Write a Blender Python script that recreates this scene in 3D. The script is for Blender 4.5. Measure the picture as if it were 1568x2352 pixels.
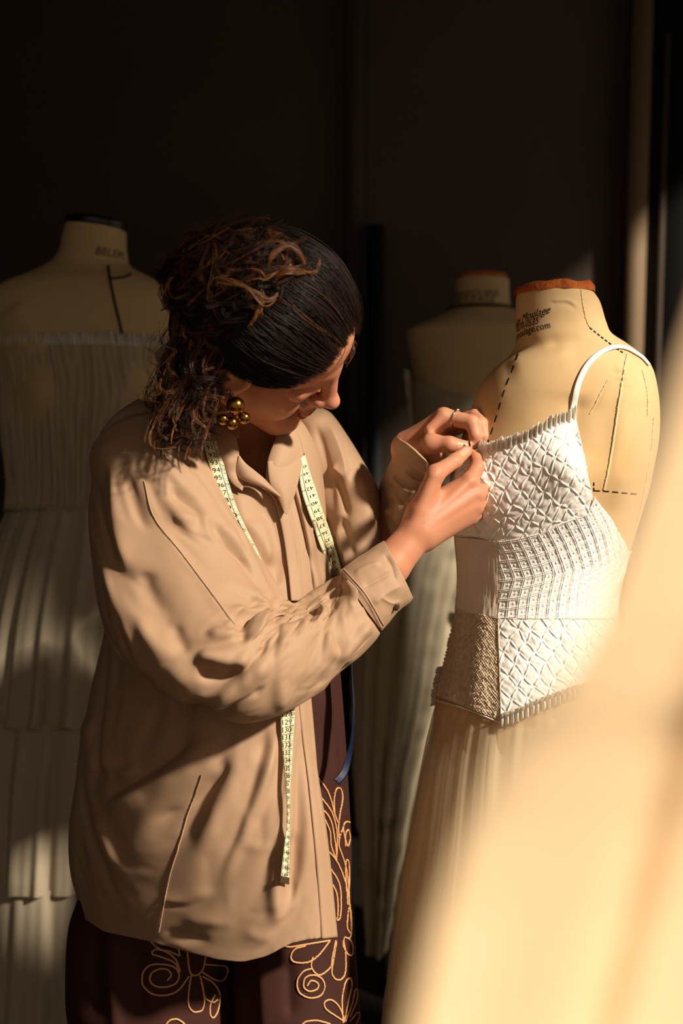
import bpy, math, random
import numpy as np
from mathutils import Vector, Matrix
from mathutils.bvhtree import BVHTree
import openvdb

# ------------------------------------------------------------------ camera, light, exposure
for o in list(bpy.data.objects):
    bpy.data.objects.remove(o)
SC = bpy.context.scene
COL = SC.collection
W0, H0, FOC = 1568.0, 2352.0, 3267.0
PITCH = math.radians(8.0)
CAMZ = 1.47
CP, SP = math.cos(PITCH), math.sin(PITCH)
cam_d = bpy.data.cameras.new('camera')
cam_d.sensor_fit = 'VERTICAL'
cam_d.sensor_height = 36.0
cam_d.lens = FOC / H0 * 36.0
cam_d.clip_start = 0.02
cam_d.dof.use_dof = True
cam_d.dof.focus_distance = 1.82
cam_d.dof.aperture_fstop = 3.2
cam = bpy.data.objects.new('camera', cam_d)
COL.objects.link(cam)
cam.location = (0, 0, CAMZ)
cam.rotation_euler = (math.radians(90) - PITCH, 0, 0)
SC.camera = cam

SUN_AZ, SUN_EL = math.radians(54), math.radians(36)      # to the right of and behind the camera
SUN = Vector((math.sin(SUN_AZ) * math.cos(SUN_EL), -math.cos(SUN_AZ) * math.cos(SUN_EL), math.sin(SUN_EL)))
sl = bpy.data.lights.new('sun', 'SUN')
sl.energy = 6.0
sl.angle = math.radians(4.0)
sl.color = (1.0, 0.87, 0.70)
so = bpy.data.objects.new('sun', sl)
COL.objects.link(so)
so.location = (3, -2, 4)
so.rotation_euler = SUN.to_track_quat('Z', 'Y').to_euler()

wd = bpy.data.worlds.new('world')
SC.world = wd
wd.use_nodes = True
wd.node_tree.nodes['Background'].inputs[0].default_value = (1.0, 0.80, 0.62, 1)
wd.node_tree.nodes['Background'].inputs[1].default_value = 0.30

SC.view_settings.view_transform = 'Standard'
SC.view_settings.look = 'None'
SC.view_settings.exposure = 0.10
SC.view_settings.gamma = 1.0
SC.view_settings.use_curve_mapping = False
SC.cycles.use_denoising = True
SC.cycles.max_bounces = 8
SC.cycles.transparent_max_bounces = 16

rng = np.random.default_rng(7)
random.seed(7)

# ------------------------------------------------------------------ projection helpers
def cam2world(c):
    c = np.asarray(c, float)
    x, y, z = c[..., 0], c[..., 1], c[..., 2]
    return np.stack([x, y * CP + z * SP, CAMZ - y * SP + z * CP], -1)
def P(px, py, w):
    px, py, w = np.broadcast_arrays(np.asarray(px, float), np.asarray(py, float), np.asarray(w, float))
    return cam2world(np.stack([(px - W0 / 2) * w / FOC, w, -(py - H0 / 2) * w / FOC], -1))
def PX(p):
    p = np.asarray(p, float)
    x, Y, Z = p[..., 0], p[..., 1], p[..., 2] - CAMZ
    y = Y * CP - Z * SP
    z = Y * SP + Z * CP
    return np.stack([x / y * FOC + W0 / 2, H0 / 2 - z / y * FOC], -1)
FWD = np.array([0, CP, -SP])
UPV = np.array([0, SP, CP])
CAMP = np.array([0, 0, CAMZ])

def catmull(pts, n, closed=False):
    pts = np.asarray(pts, float)
    m = len(pts)
    if m < 3:
        t = np.linspace(0, 1, n)[:, None]
        return pts[0] * (1 - t) + pts[-1] * t
    e = np.vstack([2 * pts[0] - pts[1], pts, 2 * pts[-1] - pts[-2]])
    seg = np.sqrt(np.maximum(((pts[1:, :2] - pts[:-1, :2]) ** 2).sum(1), 1e-12))
    cum = np.concatenate([[0], np.cumsum(seg)])
    s = np.linspace(0, cum[-1], n)
    i = np.clip(np.searchsorted(cum, s, 'right') - 1, 0, m - 2)
    t = ((s - cum[i]) / seg[i])[:, None]
    p0, p1, p2, p3 = e[i], e[i + 1], e[i + 2], e[i + 3]
    return .5 * ((2 * p1) + (-p0 + p2) * t + (2 * p0 - 5 * p1 + 4 * p2 - p3) * t ** 2 + (-p0 + 3 * p1 - 3 * p2 + p3) * t ** 3)
def poly(pts, n):
    pts = np.asarray(pts, float)
    seg = np.sqrt(((pts[1:] - pts[:-1]) ** 2).sum(1))
    cum = np.concatenate([[0], np.cumsum(seg)])
    s = np.linspace(0, cum[-1], n)
    return np.stack([np.interp(s, cum, pts[:, k]) for k in range(pts.shape[1])], -1)
def sstep(a, b, x):
    t = np.clip((x - a) / (b - a), 0, 1)
    return t * t * (3 - 2 * t)

# cheap vectorised value noise
_perm = np.random.default_rng(3).random(4096)
def vnoise(p):
    p = np.asarray(p, float)
    i = np.floor(p).astype(np.int64)
    f = p - i
    f = f * f * (3 - 2 * f)
    out = 0
    for dx in (0, 1):
        for dy in (0, 1):
            for dz in (0, 1):
                h = ((i[..., 0] + dx) * 73856093 ^ (i[..., 1] + dy) * 19349663 ^ (i[..., 2] + dz) * 83492791) & 4095
                wgt = (f[..., 0] if dx else 1 - f[..., 0]) * (f[..., 1] if dy else 1 - f[..., 1]) * (f[..., 2] if dz else 1 - f[..., 2])
                out = out + wgt * _perm[h]
    return out * 2 - 1

# ------------------------------------------------------------------ materials
MATS = {}
def lin(c):
    c = [x / 255 for x in c]
    return tuple([(x / 12.92 if x <= .04045 else ((x + .055) / 1.055) ** 2.4) for x in c]) + (1,)
def mat(name, col, rough=.8, metal=0, spec=.3, sheen=0, bump=None, var=None, trans=0, sss=0, wave=None):
    """bump=(scale, strength, distance) noise relief; var=(scale, colour2) colour mottling; trans = translucent share"""
    m = bpy.data.materials.new(name)
    m.use_nodes = True
    nt = m.node_tree
    b = nt.nodes['Principled BSDF']
    c = lin(col)
    b.inputs['Base Color'].default_value = c
    b.inputs['Roughness'].default_value = rough
    b.inputs['Metallic'].default_value = metal
    b.inputs['Specular IOR Level'].default_value = spec
    if sheen:
        b.inputs['Sheen Weight'].default_value = sheen
        b.inputs['Sheen Roughness'].default_value = .4
        b.inputs['Sheen Tint'].default_value = c
    if sss:
        b.inputs['Subsurface Weight'].default_value = sss
        b.inputs['Subsurface Radius'].default_value = (.012, .004, .002)
        b.inputs['Subsurface Scale'].default_value = 1.0
    tc = nt.nodes.new('ShaderNodeTexCoord')
    if var:
        n = nt.nodes.new('ShaderNodeTexNoise')
        n.inputs['Scale'].default_value = var[0]
        n.inputs['Detail'].default_value = 5
        nt.links.new(tc.outputs['Object'], n.inputs['Vector'])
        r = nt.nodes.new('ShaderNodeValToRGB')
        r.color_ramp.elements[0].position = .35
        r.color_ramp.elements[1].position = .68
        r.color_ramp.elements[0].color = c
        r.color_ramp.elements[1].color = lin(var[1])
        nt.links.new(n.outputs['Fac'], r.inputs['Fac'])
        nt.links.new(r.outputs['Color'], b.inputs['Base Color'])
    if bump:
        n2 = nt.nodes.new('ShaderNodeTexNoise')
        n2.inputs['Scale'].default_value = bump[0]
        n2.inputs['Detail'].default_value = 3
        nt.links.new(tc.outputs['Object'], n2.inputs['Vector'])
        bp = nt.nodes.new('ShaderNodeBump')
        bp.inputs['Strength'].default_value = bump[1]
        bp.inputs['Distance'].default_value = bump[2]
        nt.links.new(n2.outputs['Fac'], bp.inputs['Height'])
        nt.links.new(bp.outputs['Normal'], b.inputs['Normal'])
    if trans:
        tl = nt.nodes.new('ShaderNodeBsdfTranslucent')
        tl.inputs['Color'].default_value = c
        mx = nt.nodes.new('ShaderNodeMixShader')
        mx.inputs[0].default_value = trans
        out = nt.nodes['Material Output']
        nt.links.new(b.outputs[0], mx.inputs[1])
        nt.links.new(tl.outputs[0], mx.inputs[2])
        nt.links.new(mx.outputs[0], out.inputs['Surface'])
    MATS[name] = m
    return m
def sheer(name, col, opacity):
    m = mat(name, col, .8, trans=.35)
    nt = m.node_tree
    out = nt.nodes['Material Output']
    src = out.inputs['Surface'].links[0].from_socket
    tr = nt.nodes.new('ShaderNodeBsdfTransparent')
    mx = nt.nodes.new('ShaderNodeMixShader')
    mx.inputs[0].default_value = opacity
    nt.links.new(tr.outputs[0], mx.inputs[1])
    nt.links.new(src, mx.inputs[2])
    nt.links.new(mx.outputs[0], out.inputs['Surface'])
    return m

def crumple(name, scale, dist, strength):
    # fine creases of pressed cotton: ridged noise relief chained before the weave relief
    nt = MATS[name].node_tree
    bp = [n for n in nt.nodes if n.type == 'BUMP'][0]
    n = nt.nodes.new('ShaderNodeTexNoise'); n.noise_type = 'RIDGED_MULTIFRACTAL'
    n.inputs['Scale'].default_value = scale; n.inputs['Detail'].default_value = 2.5; n.inputs['Distortion'].default_value = .6
    tc = [k for k in nt.nodes if k.type == 'TEX_COORD'][0]
    nt.links.new(tc.outputs['Object'], n.inputs['Vector'])
    b2 = nt.nodes.new('ShaderNodeBump'); b2.inputs['Strength'].default_value = strength; b2.inputs['Distance'].default_value = dist
    nt.links.new(n.outputs['Fac'], b2.inputs['Height'])
    nt.links.new(b2.outputs['Normal'], bp.inputs['Normal'])

mat('skin', (200, 143, 112), .52, spec=.35, sss=.14, bump=(260, .12, .001), var=(9, (192, 128, 98)))
mat('lips', (164, 88, 72), .45, sss=.2)
mat('nail', (214, 160, 138), .25, spec=.5)
mat('cotton', (172, 142, 115), .62, spec=.25, sheen=.2, bump=(900, .10, .0006), var=(3, (165, 134, 107)))
crumple('cotton', 11, .0035, .30)
mat('cotton_thread', (176, 145, 117), .7)
mat('trouser_cloth', (60, 29, 21), .75, sheen=.3, bump=(700, .2, .0008), var=(4, (52, 24, 17)))
mat('embroidery', (206, 154, 104), .7)
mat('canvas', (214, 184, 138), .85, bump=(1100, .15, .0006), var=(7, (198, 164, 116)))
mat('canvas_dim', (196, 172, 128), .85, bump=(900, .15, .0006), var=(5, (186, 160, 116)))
mat('thread', (226, 200, 156), .8)
mat('black_ink', (22, 18, 16), .7)
mat('black_gloss', (12, 11, 11), .3, spec=.5)
mat('cork', (190, 104, 44), .9, bump=(120, .8, .004), var=(60, (150, 72, 28)))
mat('smocked_white', (249, 246, 240), .6, sheen=.2, trans=.08, bump=(500, .08, .0006))
mat('linen', (234, 222, 204), .85, bump=(800, .3, .0008), var=(40, (224, 210, 190)), trans=.1)
mat('tweed', (212, 194, 168), .9, bump=(420, .8, .0015), var=(160, (184, 164, 138)))
mat('waffle', (244, 240, 236), .85, bump=(900, .12, .0005))
mat('satin', (236, 222, 190), .4, spec=.4, trans=.15)
sheer('tulle', (226, 208, 178), .42)
sheer('frill_white', (244, 240, 232), .8)
mat('ivory_cloth', (186, 172, 148), .75, trans=.1, bump=(300, .2, .001))
mat('gown_cloth', (172, 160, 136), .75, trans=.1, bump=(300, .2, .001))
mat('gathered_cloth', (182, 166, 140), .8, trans=.1, bump=(120, .3, .002))
mat('curtain_cloth', (247, 222, 182), .85, trans=.30)
mat('hair_dark', (32, 20, 14), .40, spec=.38)
mat('hair_brown', (98, 58, 31), .36, spec=.55)
mat('hair_gold', (164, 110, 58), .36, spec=.55)
mat('brass', (160, 118, 50), .22, metal=1)
mat('silver', (200, 190, 178), .2, metal=1)
mat('tape_white', (226, 218, 178), .45)
mat('tape_blue', (15, 27, 54), .4)
mat('button_horn', (70, 52, 36), .35)
mat('wall_paint', (74, 64, 55), .9, bump=(30, .1, .002), var=(2, (68, 58, 49)))
mat('wall_dark', (26, 22, 20), .8)
mat('floor_wood', (44, 33, 26), .6, var=(6, (34, 26, 20)))
mat('pale_trim', (120, 100, 76), .7)
mat('black_paint', (14, 12, 12), .6)
mat('steel', (90, 86, 80), .4, metal=1)

# ------------------------------------------------------------------ object helpers
def tag(o, label=None, cat=None, group=None, kind=None):
    if label: o['label'] = label
    if cat: o['category'] = cat
    if group: o['group'] = group
    if kind: o['kind'] = kind
    return o
def empty(name, loc):
    o = bpy.data.objects.new(name, None)
    o.empty_display_size = .05
    o.location = tuple(loc)
    COL.objects.link(o)
    return o
bpy.context.view_layer.update()
def mesh(name, V, Fc, material, parent=None, smooth=True, thick=0, offset=0, sub=0):
    """V (n,3) world coordinates; Fc list or (m,k) array of faces; parented with the parent's location taken out"""
    V = np.asarray(V, float).reshape(-1, 3)
    me = bpy.data.meshes.new(name)
    o = bpy.data.objects.new(name, me)
    COL.objects.link(o)
    if parent is not None:
        o.parent = parent
        q = parent
        base = np.zeros(3)
        while q is not None:
            base += np.array(q.location)
            q = q.parent
        V = V - base
    if isinstance(Fc, np.ndarray):
        n, k = Fc.shape
        me.vertices.add(len(V)); me.vertices.foreach_set('co', V.ravel())
        me.loops.add(n * k); me.loops.foreach_set('vertex_index', Fc.astype(np.int32).ravel())
        me.polygons.add(n)
        me.polygons.foreach_set('loop_start', np.arange(0, n * k, k, dtype=np.int32))
        me.update(calc_edges=True)
        me.validate()
    else:
        me.from_pydata([tuple(v) for v in V], [], [tuple(int(i) for i in f) for f in Fc])
        me.update()
    for m in (material if isinstance(material, (list, tuple)) else [material]):
        me.materials.append(MATS[m])
    if smooth:
        me.polygons.foreach_set('use_smooth', [True] * len(me.polygons))
    if thick:
        md = o.modifiers.new('solid', 'SOLIDIFY'); md.thickness = thick; md.offset = offset
    if sub:
        md = o.modifiers.new('sub', 'SUBSURF'); md.levels = sub; md.render_levels = sub
    return o

class Grid:
    """a lofted surface: pts (nv, nu, 3); wraps in u when closed"""
    def __init__(s, pts, closed=True):
        s.p = pts; s.closed = closed
    def normals(s):
        p = s.p
        if s.closed:
            du = np.roll(p, -1, 1) - np.roll(p, 1, 1)
        else:
            du = np.gradient(p, axis=1)
        dv = np.gradient(p, axis=0)
        n = np.cross(du, dv)
        n /= np.linalg.norm(n, axis=-1, keepdims=True) + 1e-12
        c = p.mean((0, 1)) if not s.closed else p.mean(1, keepdims=True)
        flip = np.sign(((p - c) * n).sum(-1).mean()) if s.closed else np.sign(((CAMP - p) * n).sum(-1).mean())
        s.flip = flip
        return n * flip
    def faces(s, keep=None):
        nv, nu = s.p.shape[:2]
        i, j = np.meshgrid(np.arange(nv - 1), np.arange(nu if s.closed else nu - 1), indexing='ij')
        j2 = (j + 1) % nu
        f = np.stack([i * nu + j, i * nu + j2, (i + 1) * nu + j2, (i + 1) * nu + j], -1)
        if keep is not None:
            k = keep.reshape(-1)
            f = f[k[f].all(-1)]
        f = f.reshape(-1, 4)
        s.normals()
        # make the winding agree with the outward normals
        du_dv = s.flip
        return f if du_dv > 0 else f[:, ::-1]
    def offset(s, d):
        return Grid(s.p + s.normals() * np.asarray(d)[..., None] if np.ndim(d) else s.p + s.normals() * d, s.closed)
    def bvh(s):
        return BVHTree.FromPolygons([Vector(v) for v in s.p.reshape(-1, 3)], [tuple(int(k) for k in f) for f in s.faces()])

def ladder(rows, nu, nv, ex=2.0, ucurve=None):
    """rows: (Ax, Ay, Bx, By, wA, wB, hd): left and right silhouette pixels, their depths and half the thickness in depth"""
    r = np.array([list(x) if len(x) == 7 else [x[0], x[1], x[2], x[3], x[4], x[4], x[5]] for x in rows], float)
    mid = np.c_[(r[:, 0] + r[:, 2]) / 2, (r[:, 1] + r[:, 3]) / 2, r]
    q = catmull(mid, nv)[:, 2:]
    A = P(q[:, 0], q[:, 1], q[:, 4]); B = P(q[:, 2], q[:, 3], q[:, 5])
    C = (A + B) / 2; Hh = (A - B) / 2
    t = np.linspace(0, 2 * np.pi, nu, endpoint=False)
    ct, st = np.cos(t), np.sin(t)
    if ex != 2.0:
        ct = np.sign(ct) * np.abs(ct) ** (2 / ex); st = np.sign(st) * np.abs(st) ** (2 / ex)
    hd = np.maximum(q[:, 6], .002)
    pts = C[:, None] + ct[None, :, None] * Hh[:, None] - st[None, :, None] * hd[:, None, None] * FWD
    return Grid(pts)

def seg_dist(px, pl):
    """distance, signed side and arc fraction of pixels (n,2) to a polyline"""
    best = np.full(len(px), 1e9); side = np.zeros(len(px)); frac = np.zeros(len(px))
    L = np.sqrt(((pl[1:] - pl[:-1]) ** 2).sum(1)); cum = np.concatenate([[0], np.cumsum(L)])
    for k in range(len(pl) - 1):
        a, b = pl[k], pl[k + 1]
        ba = b - a
        t = np.clip(((px - a) @ ba) / (ba @ ba + 1e-9), 0, 1)
        d = px - (a + t[:, None] * ba)
        dd = np.sqrt((d ** 2).sum(1))
        m = dd < best
        best[m] = dd[m]
        cr = ba[0] * d[:, 1] - ba[1] * d[:, 0]
        side[m] = np.sign(cr[m]); frac[m] = ((cum[k] + t * L[k]) / cum[-1])[m]
    return best, side, frac
def sculpt(G, strokes, amp=1.0):
    """strokes: (kind, height_mm, width_px, [pixels]); kinds r ridge, v valley, a steep on the left-hand side of the stroke, b steep on the right, f flat-topped ridge"""
    N = G.normals()
    view = CAMP - G.p
    view /= np.linalg.norm(view, axis=-1, keepdims=True)
    face = np.clip((N * view).sum(-1) * 5 + .6, 0, 1).reshape(-1)
    px = PX(G.p).reshape(-1, 2)
    disp = np.zeros(len(px))
    for kind, h, wpx, pts in strokes:
        pl = catmull(pts, max(8, len(pts) * 5)) if len(pts) > 2 else poly(pts, 6)
        lo, hi = pl.min(0) - 3.2 * wpx, pl.max(0) + 3.2 * wpx
        idx = np.where((px[:, 0] > lo[0]) & (px[:, 0] < hi[0]) & (px[:, 1] > lo[1]) & (px[:, 1] < hi[1]) & (face > 0))[0]
        if not len(idx):
            continue
        d, sd, fr = seg_dist(px[idx], pl)
        tp = sstep(0, .22, fr) * (1 - sstep(.72, 1, fr)) if kind.islower() else np.ones_like(fr)
        k = kind.lower()
        w = np.full(len(d), float(wpx))
        if k == 'a': w = np.where(sd < 0, wpx * .35, wpx * 1.6)
        if k == 'b': w = np.where(sd > 0, wpx * .35, wpx * 1.6)
        prof = np.exp(-1.5 * (np.sqrt((d / w) ** 2 + .05) - .2236))
        prof = prof * (1 - sstep(1.6, 3.0, d / w))
        if k == 'f': prof = 1 - sstep(.6, 1.2, d / wpx)
        if k == 'v': prof = -prof
        disp[idx] += prof * h * .001 * tp * face[idx] * amp
    G.p = G.p + N * disp.reshape(G.p.shape[:2])[..., None]
    return G
def smooth_grid(G, it=2):
    p = G.p.copy()
    for _ in range(it):
        if G.closed: nb = np.roll(p, 1, 1) + np.roll(p, -1, 1)
        else: nb = np.concatenate([p[:, :1], p[:, :-1]], 1) + np.concatenate([p[:, 1:], p[:, -1:]], 1)
        q = p.copy(); q[1:-1] = p[1:-1] * .4 + (nb[1:-1] + p[:-2] + p[2:]) * .15
        p = q
    G.p = p
    return G
def rumple(G, scale, h, stretch=(1, 1, 1)):
    N = G.normals()
    G.p = G.p + N * (vnoise(G.p * np.array(stretch) * scale) * h)[..., None]
    return G
def ray(bvh, px, py):
    d = Vector(P(px, py, 1.0) - CAMP).normalized()
    h = bvh.ray_cast(Vector(CAMP), d)
    return h
def tube(path, rad, n=6, cap=False):
    """path (m,3), rad scalar or (m,) -> verts, quads"""
    path = np.asarray(path, float); m = len(path)
    rad = np.broadcast_to(np.asarray(rad, float), (m,))
    T = np.gradient(path, axis=0); T /= np.linalg.norm(T, axis=1, keepdims=True) + 1e-12
    ref = np.array([.31, .52, .79])
    u = np.cross(T, ref); u /= np.linalg.norm(u, axis=1, keepdims=True) + 1e-12
    v = np.cross(T, u)
    a = np.linspace(0, 2 * np.pi, n, endpoint=False)
    V = path[:, None] + rad[:, None, None] * (np.cos(a)[None, :, None] * u[:, None] + np.sin(a)[None, :, None] * v[:, None])
    i, j = np.meshgrid(np.arange(m - 1), np.arange(n), indexing='ij')
    F_ = np.stack([i * n + j, i * n + (j + 1) % n, (i + 1) * n + (j + 1) % n, (i + 1) * n + j], -1).reshape(-1, 4)
    return V.reshape(-1, 3), F_
class Acc:
    def __init__(s): s.V = []; s.F = []; s.n = 0
    def add(s, V, F_):
        s.V.append(np.asarray(V)); s.F.append(np.asarray(F_) + s.n); s.n += len(V)
    def get(s): return np.concatenate(s.V), np.concatenate(s.F)
def ball(c, r, nu=24, nv=14, sq=(1, 1, 1)):
    th = np.linspace(0.02, np.pi - .02, nv); ph = np.linspace(0, 2 * np.pi, nu, endpoint=False)
    V = np.stack([np.sin(th)[:, None] * np.cos(ph), np.sin(th)[:, None] * np.sin(ph), np.cos(th)[:, None] * np.ones(nu)], -1) * r * np.array(sq) + np.asarray(c)
    i, j = np.meshgrid(np.arange(nv - 1), np.arange(nu), indexing='ij')
    F_ = np.stack([i * nu + j, (i + 1) * nu + j, (i + 1) * nu + (j + 1) % nu, i * nu + (j + 1) % nu], -1).reshape(-1, 4)
    return V.reshape(-1, 3), F_
def box(lo, hi):
    x0, y0, z0 = lo; x1, y1, z1 = hi
    V = [(x0, y0, z0), (x1, y0, z0), (x1, y1, z0), (x0, y1, z0), (x0, y0, z1), (x1, y0, z1), (x1, y1, z1), (x0, y1, z1)]
    return np.array(V, float), np.array([(0, 3, 2, 1), (4, 5, 6, 7), (0, 1, 5, 4), (1, 2, 6, 5), (2, 3, 7, 6), (3, 0, 4, 7)])
def text2d(s, size, shear=0.0):
    c = bpy.data.curves.new('t', 'FONT'); c.body = s; c.size = size; c.shear = shear
    c.align_x = 'CENTER'; c.align_y = 'CENTER'; c.resolution_u = 3
    o = bpy.data.objects.new('t', c); COL.objects.link(o)
    bpy.context.view_layer.update()
    m = o.to_mesh()
    V = np.array([v.co[:2] for v in m.vertices]).reshape(-1, 2); F_ = [tuple(p.vertices) for p in m.polygons]
    o.to_mesh_clear(); bpy.data.objects.remove(o); bpy.data.curves.remove(c)
    return V, F_

# signed-distance modelling: blend many tapered limbs into one continuous skin
class Field:
    def __init__(s, lo, hi, h):
        s.lo = np.array(lo, float); s.h = h
        s.n = np.ceil((np.array(hi) - s.lo) / h).astype(int) + 1
        s.d = np.full(s.n, .05, np.float32)
    def _pts(s, blo, bhi):
        a = np.clip(np.floor((blo - s.lo) / s.h).astype(int), 0, s.n - 1)
        b = np.clip(np.ceil((bhi - s.lo) / s.h).astype(int) + 1, 1, s.n)
        ax = [s.lo[k] + s.h * np.arange(a[k], b[k]) for k in range(3)]
        g = np.stack(np.meshgrid(*ax, indexing='ij'), -1)
        return tuple(slice(a[k], b[k]) for k in range(3)), g
    def _mix(s, sl, d, k, op):
        a = s.d[sl]
        if op == 'add':
            if k <= 0: s.d[sl] = np.minimum(a, d); return
            h = np.clip(.5 + .5 * (a - d) / k, 0, 1)
            s.d[sl] = a * (1 - h) + d * h - k * h * (1 - h)
        else:
            h = np.clip(.5 - .5 * (a + d) / k, 0, 1)
            s.d[sl] = a * (1 - h) + (-d) * h + k * h * (1 - h)
    def cone(s, a, b, r1, r2, k=.01, op='add'):
        a = np.asarray(a, float); b = np.asarray(b, float)
        m = max(r1, r2) + k + .012
        sl, g = s._pts(np.minimum(a, b) - m, np.maximum(a, b) + m)
        ba = b - a
        t = np.clip(((g - a) @ ba) / (ba @ ba + 1e-12), 0, 1)
        d = np.linalg.norm(g - (a + t[..., None] * ba), axis=-1) - (r1 + t * (r2 - r1))
        s._mix(sl, d, k, op)
    def ell(s, c, r, k=.01, op='add', R=None):
        c = np.asarray(c, float); r = np.asarray(r, float)
        m = r.max() + k + .012
        sl, g = s._pts(c - m, c + m)
        q = g - c
        if R is not None: q = q @ np.asarray(R)          # columns of R are the axes
        k0 = np.linalg.norm(q / r, axis=-1); k1 = np.linalg.norm(q / r ** 2, axis=-1) + 1e-9
        s._mix(sl, k0 * (k0 - 1) / k1, k, op)
    def mesh(s):
        g = openvdb.FloatGrid(.05)
        d = s.d.copy()
        d[0] = d[-1] = .05; d[:, 0] = d[:, -1] = .05; d[:, :, 0] = d[:, :, -1] = .05
        g.copyFromArray(d)
        pts, tr, qd = g.convertToPolygons(0.0, 0.0)
        V = np.asarray(pts, float) * s.h + s.lo
        return V, np.asarray(qd)[:, ::-1] if len(qd) else np.asarray(tr)
def relax(V, Fq, it=2, lam=.5):
    n = len(V)
    e = np.concatenate([Fq[:, [0, 1]], Fq[:, [1, 2]], Fq[:, [2, 3]], Fq[:, [3, 0]]])
    e = np.concatenate([e, e[:, ::-1]])
    cnt = np.bincount(e[:, 0], minlength=n)[:, None]
    for _ in range(it):
        acc = np.stack([np.bincount(e[:, 0], weights=V[e[:, 1], k], minlength=n) for k in range(3)], -1)
        V = V + lam * (acc / np.maximum(cnt, 1) - V)
    return V

# ------------------------------------------------------------------ the room
YB, XR, XL = 3.95, 1.55, -2.2
def struct(name, V, F_, m, label=None):
    o = mesh(name, V, F_, m, smooth=False)
    return tag(o, label, kind='structure')
struct('floor', *box((XL, -3.0, -.05), (XR + .2, YB, 0)), 'floor_wood', 'dark wooden studio floor')
struct('wall_back', *box((XL, YB, 0), (XR + .2, YB + .1, 3.8)), 'wall_paint', 'dark taupe back wall behind the dress forms')
struct('wall_left', *box((XL - .1, -3.0, 0), (XL, YB + .1, 3.8)), 'wall_paint', 'dark taupe left wall')
struct("ceiling", *box((XL - .1, -.8, 3.8), (XR + .2, YB + .1, 3.9)), "wall_paint", "dark unseen ceiling added to stop sun over the right wall")  # out of view; added to block sun coming over the right wall
WIN = [(-2.5, .84, .5, 3.12), (.84, 1.30, .5, 2.76), (1.72, 3.65, .5, 2.52)]          # y0, y1, z0, z1 of unseen window openings, stepped to steer where sun falls
a = Acc()
ys = [-3.0] + [v for w in WIN for v in w[:2]] + [YB]
for k in range(0, len(ys), 2):
    if ys[k + 1] - ys[k] < .01: continue
    a.add(*box((XR, ys[k], 0), (XR + .18, ys[k + 1], 3.8)))
for (y0, y1, z0, z1) in WIN:
    a.add(*box((XR, y0, 0), (XR + .18, y1, z0)))
    a.add(*box((XR, y0, z1), (XR + .18, y1, 3.8)))
struct('wall_right', *a.get(), 'wall_paint', 'unseen wall right of the camera, tall window openings shaped to place the sunlight')
def on_back(px, y): 
    w = y / CP                                     # close enough for vertical trims
    return P(px, 1176, w)[0]
def vbox(px0, px1, y0, y1, z0, z1):
    return box((on_back(px0, y0), y0, z0), (on_back(px1, y0), y1, z1))
struct('trim_1', *vbox(797, 834, YB - .05, YB, 0, 3.0), 'wall_paint', 'brown vertical jamb on the back wall behind the person')
o = mesh('standing_frame', *vbox(840, 880, YB - .12, YB - .06, 0.02, 1.70), 'black_paint', smooth=False)
tag(o, 'tall narrow black frame standing against the back wall right of the jamb', 'frame')
struct('trim_2', *vbox(1424, 1466, YB - .06, YB, 0, 2.4), 'pale_trim', 'pale sunlit door jamb behind the front dress form')
dr = struct('door_1', *vbox(1470, 1720, YB - .04, YB, 0, 2.3), 'black_paint', 'black door right of the pale jamb')
o = mesh('door_edge', *vbox(1494, 1506, YB - .055, YB - .04, 0.05, 2.2), 'wall_paint', dr, smooth=False)

# ------------------------------------------------------------------ dress forms and dresses
def dashes(name, bvh, pts, on, off, wpx, parent, material='black_ink', lift=.0004, start=0.0):
    pl = catmull(pts, 200) if len(pts) > 2 else poly(pts, 200)
    L = np.concatenate([[0], np.cumsum(np.sqrt(((pl[1:] - pl[:-1]) ** 2).sum(1)))])
    acc = Acc(); s = start
    while s < L[-1]:
        e = min(s + on, L[-1])
        ss = np.linspace(s, e, 4)
        q = np.stack([np.interp(ss, L, pl[:, k]) for k in (0, 1)], -1)
        t = np.gradient(q, axis=0); t /= np.linalg.norm(t, axis=1, keepdims=True)
        n = np.stack([-t[:, 1], t[:, 0]], -1) * wpx / 2
        rows = []
        for a_, b_ in zip(q - n, q + n):
            h1, h2 = ray(bvh, *a_), ray(bvh, *b_)
            if h1[0] is None or h2[0] is None: rows = None; break
            rows.append([np.array(h1[0] + h1[1] * lift * (1 if h1[1].dot(Vector(CAMP) - h1[0]) > 0 else -1)), np.array(h2[0] + h2[1] * lift * (1 if h2[1].dot(Vector(CAMP) - h2[0]) > 0 else -1))])
        if rows:
            V = np.array(rows).reshape(-1, 3)
            acc.add(V, np.array([(2 * k, 2 * k + 1, 2 * k + 3, 2 * k + 2) for k in range(3)]))
        s += on + off
    return mesh(name, *acc.get(), material, parent) if acc.n else None
def cord(name, bvh, pts, r, parent, material, n=60, lift=0.0, wob=0.0):
    pl = catmull(pts, n) if len(pts) > 2 else poly(pts, n)
    if wob: pl = pl + rng.normal(0, wob, pl.shape)
    out = []
    for q in pl:
        h = ray(bvh, *q)
        if h[0] is not None:
            nn = h[1] if h[1].dot(Vector(CAMP) - h[0]) > 0 else -h[1]
            out.append(np.array(h[0] + nn * lift))
    if len(out) < 3: return None
    return tube(np.array(out), r, 6)
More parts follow.
